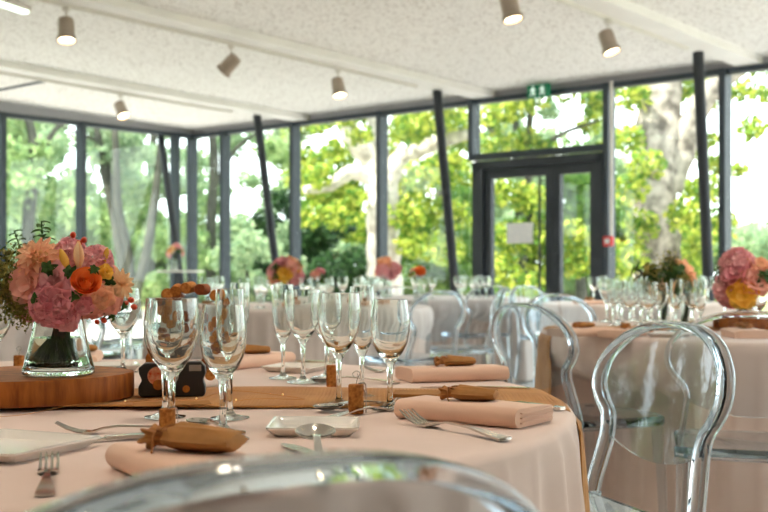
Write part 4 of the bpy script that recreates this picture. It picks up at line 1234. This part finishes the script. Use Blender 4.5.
def rose():
    m = MB()
    for k in range(6):
        r, h, n = 0.95-0.15*k, 1.0+0.06*k, max(3, 5-k//2)
        for i in range(n):
            def fn(u, v, r=r, h=h, k=k):
                t = (u-0.5)*2*PI/n*1.5
                rr = r*(0.45 + 0.62*math.sin(min(1, v*1.15)*PI/2)) + (0.14*max(0, v-0.8)*5*r if k < 3 else 0)
                zz = h*(v**1.2)*0.95 - 0.15*abs(2*u-1)**2*v - 0.35
                return (rr*math.cos(t), rr*math.sin(t), zz)
            m.grid(fn, 6, 5, Matrix.Rotation(2*PI*i/n + k*0.7, 4, 'Z'))
    return m
def hydrangea(nf=20, pet=0.42):
    m = MB()
    for i in range(nf):
        z = 1 - (i+0.5)/nf*1.25; r = math.sqrt(max(0, 1-z*z)); t = i*2.39996
        n = Vector((r*math.cos(t), r*math.sin(t), z + 0.1))
        o = orient(n*random.uniform(0.88, 1.0), n, 1.0, random.uniform(0, 6))
        for k in range(4):
            petal(m, pet*1.15, pet*0.62, 0.12, -0.15, o @ Matrix.Rotation(k*PI/2, 4, 'Z'), 4, 4, 0.25, True)
    return m
def bigpetals():
    m = MB()
    for k, (n, L, W, lift) in enumerate(((5, 1.0, 0.52, 0.15), (4, 0.8, 0.42, 0.55), (3, 0.5, 0.3, 0.95))):
        for i in range(n):
            petal(m, L, W, lift, -0.2, Matrix.Translation((0, 0, k*0.05)) @ Matrix.Rotation(2*PI*i/n + k*0.5, 4, 'Z'), 6, 7, 0.22, True)
    return m
def bud():
    m = MB()
    for k in range(4):
        def fn(u, v):
            t = (u-0.5)*2.2; r = 0.30*math.sin(PI*(0.10+0.84*v))**0.8
            return (r*math.cos(t), r*math.sin(t), 1.5*v-0.5)
        m.grid(fn, 5, 7, Matrix.Rotation(k*PI/2+0.2*k, 4, 'Z') @ Matrix.Scale(1-0.05*k, 4))
    return m
def berry():
    m = MB()
    for (x, y, z) in ((0, 0, 0.9), (0.9, 0.2, 0.35), (-0.6, 0.7, 0.3)):
        m.lathe([(0, -0.6), (0.4, -0.45), (0.58, 0), (0.4, 0.45), (0, 0.6)], 10, Matrix.Translation((x, y, z)))
        m.tube([(0, 0, -1.2), (x*0.9, y*0.9, z-0.5)], 0.07, 5)
    return m
def one_berry():
    return MB().lathe([(0, -0.6), (0.4, -0.48), (0.58, 0), (0.4, 0.48), (0.1, 0.6), (0, 0.62)], 12)
def sprig(n=9):
    m = MB()
    m.tube([(0, 0, -1.0), (0, 0, 0.6)], 0.04, 5)
    for i in range(n):
        t = i*2.4; z = -0.5 + 1.1*i/n
        petal(m, 0.75-0.25*i/n, 0.24, 0.35, -0.5, Matrix.Translation((0, 0, z)) @ Matrix.Rotation(t, 4, 'Z'), 2, 4)
    return m
def airy(n=170):
    m = MB()
    for i in range(12):
        d_ = Vector((random.uniform(-1, 1), random.uniform(-1, 1), random.uniform(0, 1.2))).normalized()
        m.tube([(0, 0, -0.6), tuple(d_*0.9)], 0.012, 4)
    for i in range(n):
        d_ = Vector((random.gauss(0, 1), random.gauss(0, 1), random.gauss(0.2, 0.9))).normalized()*random.uniform(0.35, 1.0)
        petal(m, 0.17, 0.075, 0, -0.3, orient(d_, Vector((random.gauss(0, 1), random.gauss(0, 1), random.gauss(0, 1)))), 2, 2)
    return m
SHAPES = {'dahlia': dahlia, 'rose': rose, 'hydrangea': hydrangea, 'bigpetals': bigpetals, 'bud': bud, 'berry': one_berry, 'sprig': sprig, 'airy': airy}
PNAME = {'dahlia': 'dahlia_head', 'rose': 'rose_head', 'hydrangea': 'hydrangea_head', 'bigpetals': 'open_blossom', 'bud': 'tulip_bud', 'berry': 'berry', 'sprig': 'leaf_sprig', 'airy': 'fine_foliage'}
cache = {}
def flower(kind, mat):
    if (kind, mat) not in cache:
        cache[(kind, mat)] = SHAPES[kind]().mesh(PNAME[kind], mat, True, 60)
    return cache[(kind, mat)]
def put(parent, kind, mat, p, n, s, roll=None):
    o = obj(PNAME[kind], flower(kind, mat), parent)
    o.matrix_local = orient(p, n, s, random.uniform(0, 6) if roll is None else roll)
    return o
def stems(parent, top, bottom_r, z0, z1, n=16, r=0.0022):
    m = MB()
    for i in range(n):
        t = i*2.4; q = math.sqrt((i+0.5)/n)
        m.tube(catmull([(top*q*math.cos(t), top*q*math.sin(t), z1), (0.5*top*q*math.cos(t+0.5), 0.5*top*q*math.sin(t+0.5), (z0+z1)/2+0.01), (-0.012 + bottom_r*q*math.cos(t+1.6), bottom_r*q*math.sin(t+1.6), z0)], 4), r, 6)
    o = m.build('stem_bundle', 'stem', parent); o['kind'] = 'stuff'

BC = Vector((-0.572, 1.99, 0.962))
bq = thing('pink_bouquet', 'big bouquet of pink, peach and orange blooms in the vase on the log slice', 'bouquet', (BC.x, BC.y, VS.z + 0.016))
OFF = Vector((BC.x, BC.y, VS.z + 0.016))
def bput(kind, mat, x, y, rpx, dep, n=None, roll=None):
    """place a bloom by its pixel, dep = metres in front of the bouquet's middle"""
    p = pd(x, y, BC.y - dep)
    nn = Vector(n) if n else (p - BC + Vector((0, -0.02, 0.01)))
    put(bq, kind, mat, p - OFF, nn, rpx/F*(BC.y-dep), roll)
stems(bq, 0.024, 0.034, 0.004, 0.105, 44, 0.0036)
bput('dahlia', 'peach', 38, 258, 27, 0.07, (-0.25, -0.8, 0.6))
bput('bigpetals', 'cream', 40, 257, 9, 0.085, (-0.25, -0.8, 0.6))
bput('hydrangea', 'pink', 70, 255, 15, 0.04)
bput('bigpetals', 'coral', 30, 284, 23, 0.075, (-0.3, -1, 0.05))
bput('bigpetals', 'pink', 55, 277, 20, 0.085, (-0.1, -1, 0.3))
bput('hydrangea', 'rosepink', 55, 303, 22, 0.075)
bput('bigpetals', 'rosepink', 62, 298, 18, 0.105, (0.0, -1, -0.2))
bput('rose', 'orange', 86, 284, 13.5, 0.105, (0.30, -1, 0.62))
bput('bud', 'yellow', 65, 262, 15, 0.11, (-0.25, -0.5, 1))
bput('bud', 'cream', 79, 259, 19, 0.10, (0.1, -0.45, 1))
bput('hydrangea', 'pink', 96, 262, 15, 0.045)
bput('bud', 'yellow', 105, 258, 11, 0.06, (0.3, -0.3, 1))
bput('bigpetals', 'yellow', 105, 272, 9, 0.075)
bput('dahlia', 'cream', 119, 285, 19, 0.045, (0.8, -0.75, 0.15))
bput('bigpetals', 'peach', 103, 297, 13, 0.085, (0.3, -1, 0.0))
bput('bigpetals', 'coral', 110, 304, 13, 0.07, (0.4, -0.8, -0.4))
bput('bigpetals', 'rosepink', 84, 305, 11, 0.095, (0.1, -1, -0.3))
bput('bigpetals', 'pink', 66, 318, 16, 0.075, (0, -1, -0.5))
bput('bigpetals', 'coral', 44, 312, 14, 0.065, (-0.2, -1, -0.5))
bput('hydrangea', 'pink', 50, 266, 16, -0.05); bput('hydrangea', 'coral', 90, 288, 27, -0.05); bput('hydrangea', 'rosepink', 40, 290, 28, -0.05)
bput('dahlia', 'cream', 75, 262, 22, -0.08, (0.1, 0.6, 0.6)); bput('bigpetals', 'pink', 60, 285, 24, -0.10, (0, 1, 0.1))
for x, y, r_ in ((73, 235, 5), (84, 240, 5), (79, 243, 5), (92, 249, 6), (131, 300, 5), (134, 307, 5), (104, 320, 5), (97, 322, 4), (126, 303, 4)):
    bput('berry', 'berry', x, y, r_*1.1, 0.05)
for x, y, r_, n in ((48, 268, 13, (-0.1, -1, 0.2)), (70, 272, 12, (0, -1, 0.2)), (38, 298, 12, (-0.3, -1, -0.1)), (74, 296, 12, (0.1, -1, 0)), (110, 282, 11, (0.5, -1, 0)), (94, 270, 10, (0.4, -1, 0.4)), (42, 231, 17, (0, -0.2, 1)), (17, 239, 15, (-0.3, -0.1, 1)), (2, 256, 18, (-1, 0, 0.6)), (97, 255, 9, (0.5, 0, 1)), (88, 308, 10, (0.5, -1, -0.4)), (122, 306, 9, (1, -0.6, -0.4)), (72, 240, 9, (0.2, 0, 1)), (100, 278, 8, (0.5, -1, 0.3)), (110, 315, 10, (0.8, -0.4, -0.6)), (47, 262, 8, (-0.2, -1, 0.8))):
    bput('sprig', 'leaf_bq', x, y, r_, 0.105 if 262 < y < 300 and 36 < x < 100 else (0.06 if y > 260 else 0.04), n)
for x, y, r_ in ((10, 275, 26), (8, 300, 25), (-8, 288, 26), (25, 315, 18), (14, 258, 16), (2, 285, 24), (16, 292, 20), (20, 306, 18)):
    bput('airy', 'leaf_olive', x, y, r_, 0.05)

# smaller bouquets on the other tables
VM2 = MB().lathe([(0, 0), (0.030, 0), (0.036, 0.004), (0.036, 0.02), (0.032, 0.06), (0.028, 0.11), (0.030, 0.14), (0.0275, 0.14), (0.0255, 0.11), (0.029, 0.06), (0.033, 0.02), (0.030, 0.01), (0, 0.009)], 24).mesh('small_vase', 'glass', True, 60)
def small_bouquet(x, y, z, r, zc, spec, vlabel, blabel, green=3, vsc=1.0, seed=1):
    random.seed(seed)
    v = obj('bud_vase', VM2, None, (x, y, z+0.001)); v.scale = (vsc,)*3
    tag(v, vlabel, 'vase', 'small glass vases')
    t = thing('table_bouquet', blabel, 'bouquet', (x, y, z + 0.012*vsc), 0, 'bouquets on the other tables')
    H = zc - z
    stems(t, 0.02*vsc, 0.018*vsc, 0.004, H - r*0.3, 12, 0.0025)
    n = len(spec)
    for i, (k, m_) in enumerate(spec):
        zz = 1 - (i+0.5)/n*1.35; q = math.sqrt(max(0, 1-zz*zz)); a = i*2.4 + seed
        d_ = Vector((q*math.cos(a), q*math.sin(a), zz))
        put(t, k, m_, Vector((0, 0, H-0.012)) + d_*r*0.72, d_ + Vector((0, -0.25, 0.1)), r*(0.55 if k != 'bud' else 0.3))
    for i in range(green):
        a = i*2.1 + seed
        d_ = Vector((math.cos(a), math.sin(a), random.uniform(-0.2, 0.7)))
        put(t, 'sprig', 'leaf_bq', Vector((0, 0, H-0.012)) + d_*r*0.8, d_, r*0.5)
    return t
PK = [('hydrangea', 'pink'), ('bigpetals', 'peach'), ('bigpetals', 'cream'), ('bigpetals', 'rosepink'), ('rose', 'peach'), ('dahlia', 'cream'), ('bigpetals', 'coral'), ('dahlia', 'peach'), ('bigpetals', 'pink'), ('bud', 'yellow'), ('hydrangea', 'pink'), ('bigpetals', 'yellow')]

# ------------------------------------------------------------------ what stands on the other tables
ls2 = dup(lg, (1.52, 4.56, ZR), 0.8, 'round log slice under the vase on the three-vase table')
small_bouquet(1.46, 4.52, ZR + 0.044, 0.120, 0.918, PK, 'clear vase on the log slice of the three-vase table', 'round pink and peach bouquet on the three-vase table', 6, 1.0, 3)
GR = [('airy', 'leaf_olive'), ('sprig', 'leaf_bq'), ('sprig', 'leaf_olive'), ('bigpetals', 'peach'), ('sprig', 'leaf_bq'), ('airy', 'leaf_bq'), ('bud', 'cream'), ('sprig', 'leaf_olive'), ('sprig', 'leaf_bq'), ('bigpetals', 'cream')]
small_bouquet(1.235, 4.92, ZR, 0.13, 0.925, GR, 'clear vase holding spiky greenery on the three-vase table', 'spiky dark greenery with peach blooms on the three-vase table', 8, 1.0, 5)
small_bouquet(1.25, 4.62, ZR, 0.07, 0.905, [('airy', 'leaf_olive'), ('airy', 'leaf_olive'), ('sprig', 'leaf_olive'), ('bigpetals', 'cream'), ('airy', 'leaf_olive')], 'slim vase of olive sprigs between the two larger vases', 'small bunch of olive sprigs on the three-vase table', 3, 0.8, 8)
small_bouquet(-0.69, 7.8, ZT, 0.115, 0.965, PK[2:] + PK[:2], 'clear vase under the round pink bouquet of the mid-hall table', 'round pink and yellow bouquet on the mid-hall table', 5, 1.3, 2)
small_bouquet(-0.46, 7.72, ZT, 0.075, 0.935, [('bigpetals', 'rosepink'), ('sprig', 'leaf_olive'), ('bigpetals', 'coral'), ('sprig', 'leaf_olive'), ('bud', 'yellow'), ('sprig', 'leaf_bq')], 'slim vase beside the larger bouquet on the mid-hall table', 'small pink bouquet with tall greenery on the mid-hall table', 5, 0.9, 6)
small_bouquet(0.02, 10.5, ZT, 0.115, 0.975, PK[4:] + PK[:4], 'tall clear vase on the table by the glazing', 'red and pink bouquet on the table by the glazing', 2, 1.6, 4)
small_bouquet(0.31, 10.42, ZT, 0.085, 0.94, [('bigpetals', 'coral'), ('rose', 'orange'), ('bigpetals', 'rosepink'), ('sprig', 'leaf_olive'), ('sprig', 'leaf_bq')], 'slim vase beside the tall one on the table by the glazing', 'small coral bouquet on the table by the glazing', 4, 1.1, 9)
random.seed(21)
def gset(items, label, group):
    for k, x, y in items:
        X, Y = px(x, y)
        glass(k, X, Y, label % {'wine': 'wine glass', 'water': 'water glass', 'flute': 'champagne flute'}[k], group)
K3 = ('wine', 'flute', 'water')
gset([(K3[i % 3], x, y) for i, (x, y) in enumerate(((607, 322), (613, 327), (622, 325), (630, 331), (634, 321), (641, 326), (648, 334), (652, 321), (660, 328), (668, 322), (676, 333), (684, 326), (692, 331), (643, 322), (659, 323), (618, 323), (700, 336), (759, 331), (750, 323), (725, 322)))],
     'clear %s standing on the three-vase table', 'glasses on the three-vase table')
def ring_glasses(c, r, angles, label, group, seed):
    random.seed(seed)
    for a in angles:
        for j, k in enumerate(K3):
            q = a + (j-1)*0.13; rr = r - 0.05*(j == 1) + random.uniform(-0.02, 0.02)
            glass(k, c[0]+rr*math.cos(q), c[1]+rr*math.sin(q), label % {'wine': 'wine glass', 'water': 'water glass', 'flute': 'champagne flute'}[k], group)
ring_glasses(TC, 0.60, [-2.7, -1.9, -1.2, -0.5, 0.3, 1.1, 1.9, 2.8], 'clear %s on the mid-hall table', 'glasses on the mid-hall table', 3)
ring_glasses(TD, 0.58, [-2.4, -1.6, -0.9, -0.2, 0.7, 2.4], 'clear %s on the table by the glazing', 'glasses on the table by the glazing', 4)
ring_glasses(TB2, 0.48, [-2.6, -1.8, -1.0, 0.2, 1.4], 'clear %s on the table in front of the door', 'glasses on the table in front of the door', 5)
ring_glasses(TE, 0.62, [-1.2, -0.5, 0.2, 0.9], 'clear %s on the table behind the big bouquet', 'glasses on the table behind the big bouquet', 6)
def far_place(c, r, a, l1, l2, z=ZT):
    nap_pouch(c[0]+r*math.cos(a), c[1]+r*math.sin(a), a + PI, l1, l2, 0.2, z)
X, Y = px(582, 336); nap_pouch(X, Y, 0.35, 'folded napkin at the runner end of the three-vase table', 'kraft pouch at the runner end of the three-vase table', 0.2)
X, Y = px(625, 337); nap_pouch(X, Y, 1.0, 'folded napkin behind the balloon-back chair on the three-vase table', 'kraft pouch behind the balloon-back chair on the three-vase table', 0.3)
X, Y = px(745, 337); nap_pouch(X, Y, 1.5, 'folded napkin before the log slice of the three-vase table', 'kraft pouch before the log slice of the three-vase table', 0.3)
X, Y = px(652, 335); cork_holder(X, Y, 'upright cork among the glasses of the three-vase table', chain=False)
X, Y = px(665, 337); plate(X + 0.02, Y - 0.02, 0.9, 'white dish among the glasses of the three-vase table')
for i, a in enumerate((-2.2, -1.5, -0.8)):
    w_ = ('left', 'front', 'right')[i]
    far_place(TC, 0.82, a, ['folded napkin on the mid-hall table below the pink bouquet', 'folded napkin on the mid-hall table beside the small bouquet', 'folded napkin on the mid-hall table beside the dark-rimmed chair'][i],
              ['kraft pouch on the mid-hall table below the pink bouquet', 'kraft pouch on the mid-hall table beside the small bouquet', 'kraft pouch on the mid-hall table beside the dark-rimmed chair'][i])
for i, a in enumerate((-2.5, -1.6)):
    far_place(TB2, 0.64, a, ['folded napkin on the door table facing the clear chair', 'folded napkin on the door table behind the glasses'][i], ['kraft pouch on the door table facing the clear chair', 'kraft pouch on the door table behind the glasses'][i])

# high cocktail table in the glazed corner
ct = thing('cocktail_table', 'small high white table in the glazed corner', 'table', (-2.49, 13.7, 0))
MB().lathe([(0, 0.975), (0.28, 0.975), (0.285, 0.985), (0.28, 1.0), (0, 1.0)], 32).build('table_top', 'white_metal', ct)
for k in range(3):
    q = k*2*PI/3 + 0.3
    MB().tube([(0.24*math.cos(q), 0.24*math.sin(q), 0.0), (0.10*math.cos(q), 0.10*math.sin(q), 0.976)], 0.016, 8).build('leg', 'post', ct)
small_bouquet(-2.55, 13.65, 1.0, 0.11, 1.22, [('bigpetals', 'pink'), ('bigpetals', 'yellow'), ('dahlia', 'cream'), ('bigpetals', 'coral'), ('bigpetals', 'pink')], 'clear vase on the high corner table', 'pink and yellow flowers on the high corner table', 3, 1.0, 12)
